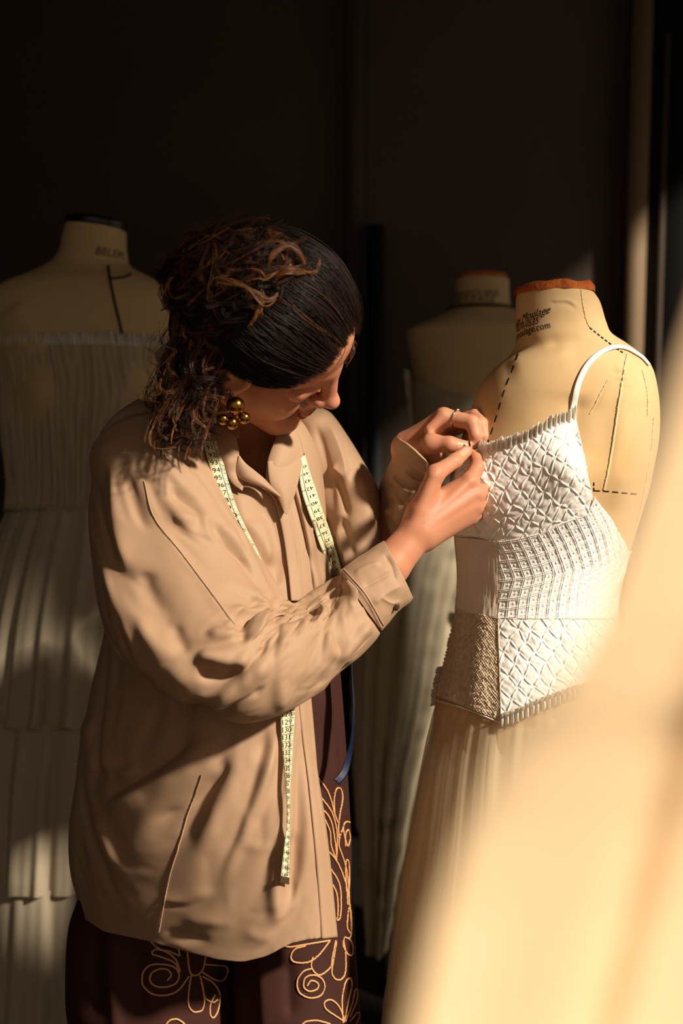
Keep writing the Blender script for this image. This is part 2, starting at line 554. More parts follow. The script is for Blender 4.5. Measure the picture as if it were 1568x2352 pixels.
def panel(name, bvh, L, R, nu, nv, lift, relief, material, parent, T=None, B=None, thick=.0015):
    """a cloth panel between left and right pixel edges, laid on the form and raised by relief(u_m, v_m)"""
    Lp = poly(L, nv); Rp = poly(R, nv)
    u = np.linspace(0, 1, nu)
    q = Lp[:, None] * (1 - u)[None, :, None] + Rp[:, None] * u[None, :, None]
    if T is not None:      # bend the top and the bottom rows onto given curves
        vv = np.linspace(0, 1, nv)[:, None]
        tp = np.interp(q[0, :, 0], [p[0] for p in T], [p[1] for p in T]) - q[0, :, 1]
        bt = np.interp(q[-1, :, 0], [p[0] for p in B], [p[1] for p in B]) - q[-1, :, 1]
        q[..., 1] += (1 - vv) * tp[None] + vv * bt[None]
    pts = np.zeros((nv, nu, 3)); ok = np.zeros((nv, nu), bool)
    for i in range(nv):
        for j in range(nu):
            h = ray(bvh, q[i, j, 0], q[i, j, 1])
            if h[0] is not None:
                pts[i, j] = h[0]; ok[i, j] = True
    # rays that miss take their row neighbour
    for i in range(nv):
        g = np.where(ok[i])[0]
        if len(g):
            for j in np.where(~ok[i])[0]:
                pts[i, j] = pts[i, g[np.argmin(abs(g - j))]]
    G = Grid(pts, closed=False)
    N = G.normals()
    for _ in range(6):
        N[1:-1, 1:-1] = (N[1:-1, 1:-1] + N[:-2, 1:-1] + N[2:, 1:-1] + N[1:-1, :-2] + N[1:-1, 2:]) / 5
    U = np.cumsum(np.linalg.norm(np.diff(pts, axis=1, prepend=pts[:, :1]), axis=-1), 1)
    Vv = np.cumsum(np.linalg.norm(np.diff(pts, axis=0, prepend=pts[:1]), axis=-1), 0)
    # a common straight ruler keeps the pattern square
    U = U - U[:, nu // 2][:, None]; Vv = Vv - Vv[0]
    G.p = pts + N * (lift + relief(U, Vv))[..., None]
    return mesh(name, G.p, G.faces(), material, parent, thick=thick, offset=-1), G
def smock(U, V, a=.021, b=.030):
    U = U + .0035 * vnoise(np.stack([U * 60, V * 60, V * 0], -1)); V = V + .003 * vnoise(np.stack([U * 50, V * 50, V * 0 + 9], -1))
    p = U / a + V / b; q = U / a - V / b
    dp = np.abs(p - np.round(p)); dq = np.abs(q - np.round(q))
    ridge = np.exp(-(dp / .055) ** 2) + np.exp(-(dq / .055) ** 2)
    node = np.exp(-((dp / .16) ** 2 + (dq / .16) ** 2))
    crisp = np.exp(-((np.abs(V / b * 2 - np.round(V / b * 2))) / .12) ** 2) * .35
    puff = np.cos(np.pi * (p - np.floor(p) - .5)) * np.cos(np.pi * (q - np.floor(q) - .5))
    return .0016 * np.minimum(ridge, 1.1) + .0006 * crisp - .0022 * node + .0008 * puff + .0005 * vnoise(np.stack([U * 240, V * 240, V * 0], -1))
def waffle(U, V, a=.0128):
    V = V + .002 * np.sin(U * 25)
    x = U / a; y = V / a
    dx = np.abs(x - np.round(x)); dy = np.abs(y - np.round(y))
    line = np.maximum(np.exp(-((dx - .09) / .05) ** 2), np.exp(-((dy - .09) / .05) ** 2))
    cx = .5 - dx; cy = .5 - dy
    bump = np.exp(-((cx / .13) ** 2 + (cy / .13) ** 2))
    ringv = np.exp(-((np.maximum(cx, cy) - .27) / .05) ** 2)
    drape = .003 * np.sin(V * 120 + U * 30) * sstep(.05, .16, U)
    return .0016 * line + .0013 * bump + .0007 * ringv + .0002 * vnoise(np.stack([U * 500, V * 500, V * 0], -1)) + drape
def tweed(U, V):
    return .0009 * np.sin(U * 2 * np.pi / .0042 + 1.5 * vnoise(np.stack([U * 90, V * 90, V * 0], -1))) * np.sin(V * 2 * np.pi / .0042) + .0009 * vnoise(np.stack([U * 320, V * 320, V * 0], -1)) + .0012 * np.sin(U * 130)
def linen(U, V):
    return .0004 * vnoise(np.stack([U * 700, V * 60, V * 0], -1)) + .0005 * vnoise(np.stack([U * 120, V * 18, V * 0], -1))
def frill(name, pts3, outdir, updir, height, parent, material='frill_white', amp=.0035, n=420, seed=1, thick=.0006, rows=7):
    """a gathered ruffle standing on a 3-D edge line"""
    r = np.random.default_rng(seed)
    e = poly(pts3, n)
    s = np.linspace(0, 1, n)
    L = np.linalg.norm(np.diff(e, axis=0), axis=1).sum()
    ph = np.cumsum(r.uniform(.1, 2.2, n)) * (L / n) / .0085 * 2 * np.pi
    hh = height * (.75 + .35 * np.abs(vnoise(np.stack([s * L * 150, s * 0, s * 0 + seed], -1))) + .25 * r.random(n))
    V = []
    for k in range(rows):
        f = k / (rows - 1)
        side = np.sin(ph) * amp * (.25 + f) + .002 * f * vnoise(np.stack([s * L * 90, s * 0 + f * 2, s * 0], -1))
        V.append(e + updir * (f * hh)[:, None] + outdir * side[:, None] + outdir * (.003 * f))
    G = Grid(np.array(V), closed=False)
    return mesh(name, G.p, G.faces(), material, parent, thick=thick)

# ---- the front form
FR = [(1192, 690, 1340, 676, 1.94, .045), (1187, 676, 1347, 660, 1.94, .052), (1185, 700, 1374, 692, 1.94, .056), (1185, 750, 1390, 742, 1.94, .058), (1186, 782, 1402, 768, 1.94, .062), (1172, 815, 1436, 792, 1.95, .074), (1140, 842, 1468, 818, 1.95, .09),
      (1112, 872, 1491, 846, 1.95, .102), (1093, 907, 1503, 885, 1.95, .11), (1078, 955, 1509, 940, 1.95, .114), (1060, 1020, 1507, 1010, 1.95, .118), (1050, 1090, 1492, 1085, 1.95, .12), (1046, 1160, 1472, 1165, 1.95, .118),
      (1047, 1240, 1448, 1248, 1.95, .108), (1053, 1320, 1425, 1330, 1.95, .10), (1052, 1385, 1415, 1400, 1.95, .098), (1040, 1460, 1425, 1470, 1.95, .106), (1020, 1545, 1447, 1550, 1.95, .12), (1002, 1620, 1468, 1635, 1.95, .13), (990, 1720, 1485, 1730, 1.95, .13), (1010, 1800, 1470, 1810, 1.95, .12)]
form_root = empty('dress_form', P(1240, 3180, 1.95) * np.array([1, 1, 0]))
tag(form_root, 'cream canvas dress form with printed neck wearing the white patchwork bodice dress', 'dress form')
G = ladder(FR, 240, 320, ex=2.15)
sculpt(G, [('R', 26, 95, [(1296, 1075), (1297, 1085)]), ('R', 20, 60, [(1100, 1110), (1101, 1120)]),
           ('v', 8, 40, [(1330, 900), (1318, 980), (1330, 1080)]), ('r', 9, 45, [(1440, 850), (1430, 950), (1415, 1080), (1400, 1180)]),
           ('v', 3, 26, [(1250, 800), (1330, 760), (1390, 775)]), ('r', 4, 30, [(1160, 845), (1230, 830), (1330, 800)]),
           ('r', 2.0, 4, [(1262, 692), (1300, 690), (1330, 704)]), ('v', 1.6, 5, [(1260, 697), (1300, 696), (1326, 712)]),
           ('r', 2.5, 9, [(1413, 852), (1424, 850), (1436, 855)]), ('v', 2, 4, [(1410, 862), (1424, 860), (1440, 866)]), ('r', 2.4, 7, [(1412, 872), (1428, 868), (1444, 872)]), ('v', 2, 4, [(1412, 880), (1428, 877), (1442, 882)]), ('r', 2, 5, [(1418, 888), (1430, 885), (1452, 888)]),
           ('v', 1.5, 4, [(1398, 870), (1380, 900), (1366, 930), (1354, 950)]), ('v', 1.6, 4, [(1472, 850), (1484, 890), (1487, 930), (1484, 955)]), ('r', 2, 12, [(1420, 880), (1414, 960), (1400, 1060), (1386, 1130)])])
rumple(G, 30, .0006)
FORM = G
form_bvh = G.bvh()
body = mesh('torso', G.p, G.faces(), 'canvas', form_root)
body['label'] = 'cream canvas torso with stuffed shoulder'
# neck block, a chipped cork cap
th = np.linspace(0, 2 * np.pi, 60, endpoint=False)
ring = G.p[8]
c0 = ring.mean(0)
cap = []
for f, z in ((1.0, -.004), (.99, .004), (.93, .008), (.45, .0085), (.02, .008)):
    j = np.linspace(0, 240, 60, endpoint=False).astype(int)
    jag = .0022 * vnoise(np.stack([th * 4, th * 0 + f * 3, th * 0], -1)) * (z > 0)
    cap.append(c0 + (G.p[16][j] - G.p[16].mean(0)) * f * .96 + np.array([0, 0, 1.0]) * (z + jag)[:, None] + (G.p[12].mean(0) - c0) * .0)
cg = Grid(np.array(cap))
mesh('neck_cap', cg.p + np.array([0, 0, .004]), cg.faces(), 'cork', form_root)['label'] = 'chipped orange cork cap on top of the neck'
dashes('centre_stitching', form_bvh, [(1190, 812), (1172, 860), (1155, 905), (1140, 955), (1124, 1005), (1112, 1040)], 17, 13, 3.0, form_root)
dashes('shoulder_stitching', form_bvh, [(1354, 753), (1385, 778), (1410, 797), (1432, 812)], 7, 4, 3.2, form_root)
dashes('bust_stitching', form_bvh, [(1364, 1127), (1400, 1129), (1440, 1133), (1468, 1135)], 13, 8, 3.0, form_root)
dashes('bust_tick', form_bvh, [(1363, 1108), (1363, 1128)], 8, 4, 3.0, form_root)
for pts, r in (([(1334, 664), (1338, 700), (1346, 735), (1354, 752)], .0008), ([(1440, 815), (1432, 850), (1428, 880), (1420, 930), (1412, 985), (1400, 1060), (1386, 1125)], .0016), ([(1396, 872), (1376, 908), (1366, 930), (1354, 952)], .0007), ([(1474, 850), (1485, 900), (1486, 955)], .0007), ([(1500, 960), (1494, 1040), (1478, 1130), (1462, 1200)], .0009)):
    t = cord('s', form_bvh, pts, r, None, None, n=90, lift=.0004, wob=.45)
    if t: mesh('seam', *t, 'thread', form_root)
# lettering that wraps round the neck
def ring_text(name, G, s, size, px, py, parent, shear=0, tilt=0.0, align='right', material='black_ink', lift=.0008, squeeze=1.0):
    V, Fc = text2d(s, size, shear)
    if align == 'right': V[:, 0] -= V[:, 0].max()
    pix = PX(G.p); N = G.normals()
    facing = ((CAMP - G.p) * N).sum(-1) > 0
    d = ((pix - np.array([px, py])) ** 2).sum(-1) + np.where(facing, 0, 1e9)
    i0, j0 = np.unravel_index(d.argmin(), d.shape)
    rows = G.p.shape[0]; nu = G.p.shape[1]
    cum = np.concatenate([[0], np.cumsum(np.linalg.norm(np.diff(G.p[i0], axis=0), axis=1))])
    vcum = np.concatenate([[0], np.cumsum(np.linalg.norm(np.diff(G.p[:, j0], axis=0), axis=1))])
    sgn = 1 if pix[i0, (j0 + 3) % nu, 0] > pix[i0, j0, 0] else -1
    out = []
    for x, y in V:
        x *= squeeze
        sj = np.interp(cum[j0] + sgn * x, cum, np.arange(nu)); y2 = y + tilt * x
        si = np.interp(vcum[i0] - y2, vcum, np.arange(rows))
        i, j = int(si), int(sj); fi, fj = si - i, sj - j
        i2, j2 = min(i + 1, rows - 1), (j + 1) % nu
        p = (G.p[i, j] * (1 - fi) * (1 - fj) + G.p[i2, j] * fi * (1 - fj) + G.p[i, j2] * (1 - fi) * fj + G.p[i2, j2] * fi * fj)
        out.append(p + N[i, j] * lift)
    return mesh(name, np.array(out), Fc, material, parent, smooth=False)
ring_text('printed_name', FORM, 'quins Moulage', .0145, 1263, 712, form_root, shear=.45, tilt=.16, squeeze=.95)
ring_text('printed_number', FORM, '98270-0535', .0125, 1237, 735, form_root, shear=.3, tilt=.12, squeeze=.9)
ring_text('printed_address', FORM, 'nequinsmoulage.com', .0135, 1264, 748, form_root, shear=.1, tilt=.12, squeeze=.88)

# ---- the white patchwork dress on it
dress = empty('patchwork_dress', P(1240, 3180, 1.95) * np.array([1, 1, 0]) + np.array([0.001, 0, 0]))
tag(dress, 'white patchwork slip dress with smocked bust and sheer skirt on the front form', 'dress')
LG = FORM.offset(.0022)
pixL = PX(LG.p)
TOPE = [(1040, 1040), (1080, 1036), (1119, 1036), (1177, 1022), (1227, 1003), (1270, 977), (1301, 965), (1322, 962), (1345, 1090), (1365, 1140), (1400, 1190), (1430, 1243), (1450, 1262)]
topy = np.interp(pixL[..., 0], [p[0] for p in TOPE], [p[1] for p in TOPE])
N_ = LG.normals(); near = ((CAMP - LG.p) * N_).sum(-1) > 0
keep = np.where(near, (pixL[..., 1] > topy + 4), pixL[..., 1] > 1265) & (pixL[..., 1] < np.interp(pixL[..., 0], [1000, 1152, 1240, 1470], [1592, 1646, 1600, 1545]))
mesh('bodice_lining', LG.p, LG.faces(keep), 'linen', dress, thick=.001, offset=-1)
up = np.array([0, 0, 1.0])
DB = LG.bvh()
# panels
sm, SG = panel('smocked_bust_panel', DB, [(1052, 1040), (1049, 1140), (1050, 1228)], [(1322, 958), (1334, 1016), (1347, 1094), (1357, 1135), (1347, 1180)], 230, 200, .003, smock, 'smocked_white', dress,
      T=[(1050, 1042), (1080, 1036), (1119, 1036), (1177, 1022), (1227, 1003), (1270, 977), (1301, 965), (1322, 958)], B=[(1050, 1228), (1103, 1232), (1146, 1241), (1193, 1236), (1231, 1227), (1293, 1199), (1348, 1180)])
sm['label'] = 'honeycomb smocked white bust panel with frilled edge'
panel('waffle_panel', DB, [(1150, 1242), (1149, 1330), (1146, 1421)], [(1362, 1140), (1400, 1190), (1428, 1243), (1440, 1270), (1418, 1345), (1408, 1421)], 260, 230, .0032, waffle, 'waffle', dress,
      T=[(1150, 1242), (1193, 1236), (1231, 1227), (1293, 1199), (1346, 1180), (1362, 1140)], B=[(1140, 1421), (1420, 1421)])[0]['label'] = 'white waffle weave panel'
panel('linen_panel', DB, [(1051, 1232), (1058, 1320), (1050, 1398)], [(1151, 1242), (1150, 1330), (1147, 1421)], 60, 90, .0040, linen, 'linen', dress)[0]['label'] = 'plain pale linen side panel'
panel('tweed_panel', DB, [(1050, 1398), (1030, 1500), (1008, 1600)], [(1147, 1421), (1149, 1540), (1152, 1655)], 120, 190, .0036, tweed, 'tweed', dress)[0]['label'] = 'beige tweed hip panel'
panel('smocked_hip_panel', DB, [(1146, 1421), (1150, 1540), (1152, 1640)], [(1408, 1421), (1436, 1530), (1455, 1560)], 230, 200, .003, smock, 'smocked_white', dress,
      T=[(1140, 1421), (1420, 1421)], B=[(1146, 1642), (1180, 1632), (1231, 1608), (1320, 1575), (1455, 1545)])[0]['label'] = 'honeycomb smocked white hip panel'
e = np.array([SG.p[0, k] for k in range(0, 230, 3)])
frill('bust_frill', e - up * .006, -FWD, up, .016, dress, seed=2, n=700, amp=.0045)
hp = np.array([np.array(ray(DB, x, np.interp(x, [1146, 1180, 1231, 1320, 1440], [1644, 1634, 1610, 1577, 1550]))[0]) for x in np.linspace(1148, 1440, 40)])
frill('hip_frill', hp - FWD * .004 + up * .003, -FWD, -up, .016, dress, seed=3, amp=.005, n=480)
frill('hip_frill_upper', hp - FWD * .006 - up * .004, -FWD, up, .006, dress, seed=6, amp=.004, n=420)
hp2 = P(np.linspace(1016, 1000, 20), np.linspace(1530, 1620, 20), 1.95)
frill('side_frill', hp2, -FWD, np.array([-1.0, 0, -.1]), .008, dress, 'linen', seed=4, amp=.003, n=160)
# piping along the panel joins
for pts in ([(1052, 1230), (1103, 1233), (1146, 1242), (1193, 1237), (1231, 1228), (1293, 1200), (1347, 1181)], [(1150, 1242), (1149, 1330), (1146, 1421), (1149, 1540), (1152, 1650)], [(1050, 1399), (1100, 1411), (1146, 1421)], [(1146, 1421), (1250, 1421), (1400, 1421)], [(1006, 1610), (1076, 1630), (1152, 1661)]):
    t = cord('s', DB, pts, .0011, None, None, n=90, lift=.0032, wob=.3)
    mesh('panel_seam', *t, 'linen', dress)
# the strap, over the shoulder
sp = [(1312, 955), (1318, 920), (1328, 880), (1345, 845), (1368, 820), (1395, 804), (1420, 799), (1440, 803), (1458, 813), (1474, 824), (1488, 840)]
pl = catmull(sp, 60); t = np.gradient(pl, axis=0); t /= np.linalg.norm(t, axis=1, keepdims=True)
n = np.stack([-t[:, 1], t[:, 0]], -1) * np.interp(np.linspace(0, 1, 60), [0, .5, .8, 1], [7.5, 6, 3.6, 2.2])[:, None]
rows = []
for k in range(60):
    r_ = []
    for f in np.linspace(-1, 1, 5):
        q = pl[k] + n[k] * f
        h = ray(form_bvh, *q)
        if h[0] is None: h = ray(form_bvh, q[0] - 4, q[1] + 5)
        r_.append(np.array(h[0]) + np.array(h[1]) * (.003 - .0006 * f * f) * (1 if h[1].dot(Vector(CAMP) - h[0]) > 0 else -1))
    rows.append(r_)
SGr = Grid(np.array(rows), closed=False)
mesh('strap', SGr.p, SGr.faces(), 'smocked_white', dress, thick=.0012)
# the skirt: satin lining with deep folds under a sheer layer
def skirt(rows, nu, nv, folds, amp0, amp1, seed, ex=2.0, sharp=1.0, v0=.03):
    r = np.random.default_rng(seed)
    G = ladder(rows, nu, nv, ex)
    N = G.normals()
    t = np.linspace(0, 2 * np.pi, nu, endpoint=False)[None]
    v = np.linspace(0, 1, nv)[:, None]
    w = 0
    for k in range(3):
        f = folds * (1, 1.7, .55)[k]
        w = w + (1, .45, .7)[k] * np.sin(round(f) * t + r.uniform(0, 6) + .8 * np.sin(2 * t + r.uniform(0, 6)) + (v * r.uniform(-1, 1)))
    w = np.sign(w) * np.abs(w / 2) ** sharp
    amp = (amp0 + (amp1 - amp0) * v) * sstep(0, v0, v)
    G.p = G.p + N * (w * amp)[..., None]
    return G
SK = [(1008, 1585, 1462, 1600, 1.95, .128), (1000, 1625, 1478, 1650, 1.95, .140), (976, 1730, 1500, 1740, 1.95, .15), (947, 1900, 1540, 1900, 1.95, .18), (917, 2070, 1580, 2070, 1.95, .21), (893, 2265, 1620, 2265, 1.95, .24), (880, 2400, 1650, 2400, 1.95, .26), (830, 3180, 1750, 3180, 1.95, .30)]
SI = [(a + 10, b, c - 10, d, w, h - .008) for (a, b, c, d, w, h) in SK]
g = skirt(SI, 420, 90, 22, .003, .020, 5, sharp=.8)
g.p[-1, :, 2] = .004
mesh('skirt_lining', g.p, g.faces(), 'satin', dress)
g = skirt(SK, 520, 90, 40, .002, .014, 8, sharp=1.2)
g.p[-1, :, 2] = .003
mesh('skirt_overlay', g.p, g.faces(), 'tulle', dress)['label'] = 'sheer pleated skirt layer'

# ---- the form and dress at the far left
lf = empty('dress_form', P(200, 2900, 2.65) * np.array([1, 1, 0]))
tag(lf, 'dim dress form with a black neck cap and black tape lines behind the person', 'dress form')
LFR = [(156, 500, 286, 522, 2.65, .048), (151, 514, 289, 532, 2.65, .053), (143, 545, 290, 556, 2.65, .055), (135, 580, 292, 585, 2.65, .057), (112, 606, 300, 612, 2.65, .062), (60, 632, 335, 632, 2.65, .075), (5, 655, 380, 656, 2.65, .092), (-28, 690, 412, 690, 2.65, .105), (-38, 740, 418, 740, 2.65, .112), (-22, 800, 408, 800, 2.65, .118), (5, 880, 395, 880, 2.65, .12), (12, 960, 385, 960, 2.65, .115), (22, 1060, 372, 1060, 2.65, .1), (26, 1150, 365, 1150, 2.65, .095), (8, 1250, 390, 1250, 2.65, .11), (-10, 1400, 410, 1400, 2.65, .12)]
g = ladder(LFR, 160, 220, 2.1)
sculpt(g, [('R', 18, 70, [(90, 900), (91, 910)]), ('R', 18, 70, [(320, 905), (321, 915)]), ('a', 10, 60, [(30, 690), (70, 750), (110, 815)])])
LFG = g; lfb = g.bvh()
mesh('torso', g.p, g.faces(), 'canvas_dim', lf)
g2 = ladder([(152, 496, 289, 512, 2.65, .045), (150, 499, 291, 515, 2.65, .056), (150, 514, 291, 532, 2.65, .057), (152, 518, 289, 535, 2.65, .05)], 60, 12)
V = np.vstack([g2.p.reshape(-1, 3), g2.p[0].mean(0)[None]])
Fc = [tuple(f) for f in g2.faces()] + [(k, (k + 1) % 60, len(V) - 1) for k in range(60)]
mesh('neck_cap', V, Fc, 'black_gloss', lf)
def tapeline(b, pts, r, parent):
    t = cord('s', b, pts, r, None, None, n=60, lift=.0005)
    if t: mesh('tape_line', *t, 'black_ink', parent)
tapeline(lfb, [(248, 611), (252, 640), (262, 690), (274, 740), (284, 788)], .0026, lf)
tapeline(lfb, [(250, 640), (272, 639), (290, 635), (300, 630)], .0024, lf)
ring_text('printed_name', LFG, 'BELEM', .021, 284, 588, lf, shear=.15, tilt=-.06)
ld = empty('strapless_dress', P(200, 2900, 2.65) * np.array([1, 1, 0]) + np.array([.001, 0, 0]))
tag(ld, 'strapless cream gathered tulle gown on the dim form at the left edge', 'dress')
LB = [(-16, 808, 404, 808, 2.65, .122), (2, 880, 400, 880, 2.65, .126), (8, 960, 390, 960, 2.65, .121), (18, 1060, 378, 1060, 2.65, .108), (21, 1120, 372, 1120, 2.65, .102), (20, 1165, 372, 1165, 2.65, .102)]
g = ladder(LB, 560, 140, 2.1)
tt = np.linspace(0, 2 * np.pi, 560, endpoint=False)[None]; vv = np.linspace(0, 1, 140)[:, None]
wv = np.abs(np.sin(38 * tt + 2.2 * vnoise(np.stack([tt * 6 + vv * 0, vv * 3 + tt * 0, tt * 0 + vv * 0], -1)))) + .7 * vnoise(np.stack([tt * 22 + vv * 0, vv * 5 + tt * 0, tt * 0 + vv * 0], -1))
g.p = g.p + g.normals() * (.0045 * wv)[..., None]
mesh('gathered_bodice', g.p, g.faces(), 'gathered_cloth', ld, thick=.001, offset=-1)
frill('bodice_frill', np.vstack([g.p[1, 0:281:4]]), -FWD, up, .02, ld, 'frill_white', amp=.005, seed=11, n=420)
frill('waist_frill', np.vstack([g.p[-2, 0:281:4]]), -FWD, -up, .008, ld, 'gathered_cloth', amp=.004, seed=12, n=420)
g = skirt([(30, 1160, 368, 1160, 2.65, .104), (10, 1200, 385, 1200, 2.65, .115), (-20, 1280, 400, 1280, 2.65, .135), (-50, 1420, 400, 1420, 2.65, .16), (-70, 1600, 400, 1600, 2.65, .18), (-80, 1640, 398, 1640, 2.65, .19)], 420, 80, 24, .003, .015, 15)
mesh('skirt_tier', g.p, g.faces(), 'ivory_cloth', ld)
g = skirt([(-70, 1630, 395, 1630, 2.65, .18), (-95, 1780, 400, 1780, 2.65, .2), (-110, 1990, 395, 1990, 2.65, .21)], 420, 60, 28, .004, .014, 16)
mesh('skirt_tier', g.p, g.faces(), 'ivory_cloth', ld)
g = skirt([(-100, 1980, 392, 1980, 2.65, .2), (-130, 2300, 410, 2300, 2.65, .22), (-160, 2640, 420, 2640, 2.65, .24)], 420, 60, 30, .004, .014, 17)
g.p[-1, :, 2] = .004
mesh('skirt_tier', g.p, g.faces(), 'ivory_cloth', ld)

# ---- the form and dress between the hands and the front form
mf = empty('dress_form', P(1090, 2700, 3.05) * np.array([1, 1, 0]))
tag(mf, 'small far dress form with a black neck cord behind the front form', 'dress form')
MF = [(1052, 640, 1162, 640, 3.05, .05), (1045, 642, 1168, 642, 3.05, .055), (1044, 675, 1169, 675, 3.05, .056), (1040, 700, 1172, 700, 3.05, .058), (1026, 716, 1186, 716, 3.05, .064), (985, 735, 1225, 735, 3.05, .08), (942, 754, 1266, 754, 3.05, .095), (934, 768, 1276, 768, 3.05, .1), (940, 810, 1272, 810, 3.05, .105), (950, 870, 1262, 870, 3.05, .11), (955, 950, 1250, 950, 3.05, .11), (970, 1050, 1235, 1050, 3.05, .1), (985, 1150, 1215, 1150, 3.05, .09), (960, 1300, 1235, 1300, 3.05, .11), (955, 1400, 1240, 1400, 3.05, .11)]
g = ladder(MF, 140, 200, 2.15)
mb = g.bvh(); MFG = g
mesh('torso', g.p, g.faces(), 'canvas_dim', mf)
g2 = ladder([(1060, 628, 1152, 628, 3.05, .035), (1050, 631, 1162, 631, 3.05, .05), (1048, 640, 1166, 640, 3.05, .053)], 48, 10)
V = np.vstack([g2.p.reshape(-1, 3), g2.p[0].mean(0)[None]])
mesh('neck_cap', V, [tuple(f) for f in g2.faces()] + [(k, (k + 1) % 48, len(V) - 1) for k in range(48)], 'cork', mf)
rg = ladder([(1029, 707, 1183, 707, 3.05, .0645)] * 2 + [(1028, 714, 1184, 714, 3.05, .065)], 90, 3).p[1]
rg = np.vstack([rg, rg[:1]])
mesh('neck_cord', *tube(rg, .0032, 8), 'black_ink', mf)
ring_text('printed_name', MFG, 'MANEQUINS', .020, 1146, 674, mf, shear=.2)
ring_text('printed_maker', MFG, 'MOULAGE', .020, 1136, 688, mf, shear=.2)
md_ = empty('draped_gown', P(1000, 2700, 3.05) * np.array([1, 1, 0]))
tag(md_, 'pale gown with a long skirt tapered to a wedge of light on the far form seen below the hands', 'dress')
g = ladder(MF, 140, 200, 2.15).offset(.006)
px_ = PX(g.p); nr = ((CAMP - g.p) * g.normals()).sum(-1) > 0
ty = np.interp(px_[..., 0], [930, 950, 1000, 1040, 1090, 1150, 1270], [862, 872, 886, 902, 908, 905, 880])
rumple(g, 28, .004)
mesh('bodice', g.p, g.faces(np.where(nr, px_[..., 1] > ty, px_[..., 1] > 900)), 'gown_cloth', md_, thick=.001)
frill('side_frill', P(np.linspace(940, 956, 20), np.linspace(850, 990, 20), 3.05), -FWD, np.array([-1., 0, 0]), .012, md_, 'frill_white', amp=.005, seed=21, n=160)
g = skirt([(900, 1180, 1120, 1180, 3.0, .1), (835, 1250, 1075, 1250, 3.0, .13), (812, 1400, 1040, 1400, 3.0, .14), (815, 1600, 1000, 1600, 3.0, .13), (822, 1780, 950, 1780, 3.0, .11), (838, 1980, 910, 1980, 3.0, .08), (852, 2120, 885, 2120, 3.0, .05), (860, 2185, 872, 2185, 3.0, .03)], 360, 160, 14, .006, .018, 23, sharp=.8, v0=.1)  # skirt narrowed to the shape of a light wedge between two cast shadows
rumple(g, 22, .004, (1, 1, 1.6))
mesh('light_wedge_skirt', g.p, g.faces(), 'gown_cloth', md_, thick=.001)
g = skirt([(960, 1180, 1200, 1180, 3.15, .1), (955, 1400, 1210, 1400, 3.15, .14), (900, 2000, 1230, 2000, 3.15, .16), (890, 2560, 1240, 2560, 3.15, .17)], 240, 60, 14, .004, .012, 24)
g.p[-1, :, 2] = .004
mesh('underskirt', g.p, g.faces(), 'gown_cloth', md_)

# ---- the sunlit curtain close to the lens
def cur_edge(y): return np.interp(y, [-600, 300, 790, 1000, 1200, 1400, 1600, 1700, 1900, 2100, 2352, 3400], [1900, 1740, 1590, 1525, 1455, 1385, 1275, 1180, 1075, 1005, 945, 800])
nu, nv = 180, 120
ys = np.linspace(-900, 4600, nv); us = np.linspace(0, 1, nu)
wc = .34
E0 = cur_edge(ys)
pts = np.zeros((nv, nu, 3))
for i, y in enumerate(ys):
    x = E0[i] + us * (3600 - .25 * (y + 900) - E0[i] + 700)
    ph = (x + .27 * y) / 95
    dep = wc + .022 * np.sin(ph) + .014 * np.sin(ph * .53 + 1.2) + .007 * np.sin(ph * 1.9 + .5) + .5 * us
    pts[i] = P(x, y, dep)
cg = Grid(pts, closed=False)
o = mesh('curtain', cg.p, cg.faces(), 'curtain_cloth', thick=.0012)
tag(o, 'blurred cream curtain glowing in the sun in the right foreground', 'curtain')

# ------------------------------------------------------------------ the person
person = empty('person', P(480, 3230, 1.92) * np.array([1, 1, 0]))
tag(person, 'person in a loose tan shirt bending over the white dress and pinning its neckline', 'person')
HR = np.array([[.863, .345, .369], [.077, .631, -.772], [-.499, .695, .518]])
HS = 1.07
_d = math.radians(8); _c, _s = math.cos(_d), math.sin(_d)
_RY = np.array([[_c, 0, _s], [0, 1, 0], [-_s, 0, _c]])
HC = np.array([(603 - W0 / 2) * 1.745 / FOC, 1.745, -(772 - H0 / 2) * 1.745 / FOC])
_pv = np.array([(812 - W0 / 2) * 1.70 / FOC, 1.70, -(788 - H0 / 2) * 1.70 / FOC])
HC = _RY @ (HC - _pv) + _pv
HR = _RY @ HR
def head2world(v): return cam2world((np.asarray(v, float) * HS) @ HR.T + HC)
def world2head(p):
    p = np.asarray(p, float)
    x, Y, Z = p[..., 0], p[..., 1], p[..., 2] - CAMZ
    c = np.stack([x, Y * CP - Z * SP, Y * SP + Z * CP], -1)
    return ((c - HC) @ HR) / HS
def hl(px, py, w): return world2head(P(px, py, w))

F = Field((-.20, -.16, -.34), (.20, .20, .16), .0018)
F.ell((.006, 0, .028), (.085, .072, .070), 0)
F.ell((.042, 0, .030), (.052, .060, .050), .02)
F.ell((.034, 0, -.045), (.056, .054, .066), .02)
for s in (-1, 1):
    F.cone((.010, s * .050, -.066), (.076, s * .017, -.104), .022, .018, .022)
    F.ell((.060, s * .037, -.046), (.028, .025, .029), .02)
    F.cone((.088, s * .010, .008), (.068, s * .046, .010), .010, .010, .012)
F.ell((.086, 0, -.107), (.017, .021, .016), .014)
for s in (-1, 1):
    F.ell((.105, s * .037, -.015), (.013, .013, .009), .010, 'sub')
    F.ell((.0765, s * .035, -.015), (.0135, .0150, .0125), .003)
    F.cone((.0890, s * .024, -.0205), (.0855, s * .046, -.0195), .0013, .0013, .002)
F.cone((.090, 0, .012), (.107, 0, -.026), .0095, .0098, .010)
for s in (-1, 1): F.ell((.086, s * .019, -.012), (.009, .009, .011), .010)
F.ell((.114, 0, -.033), (.0115, .0112, .0096), .006)
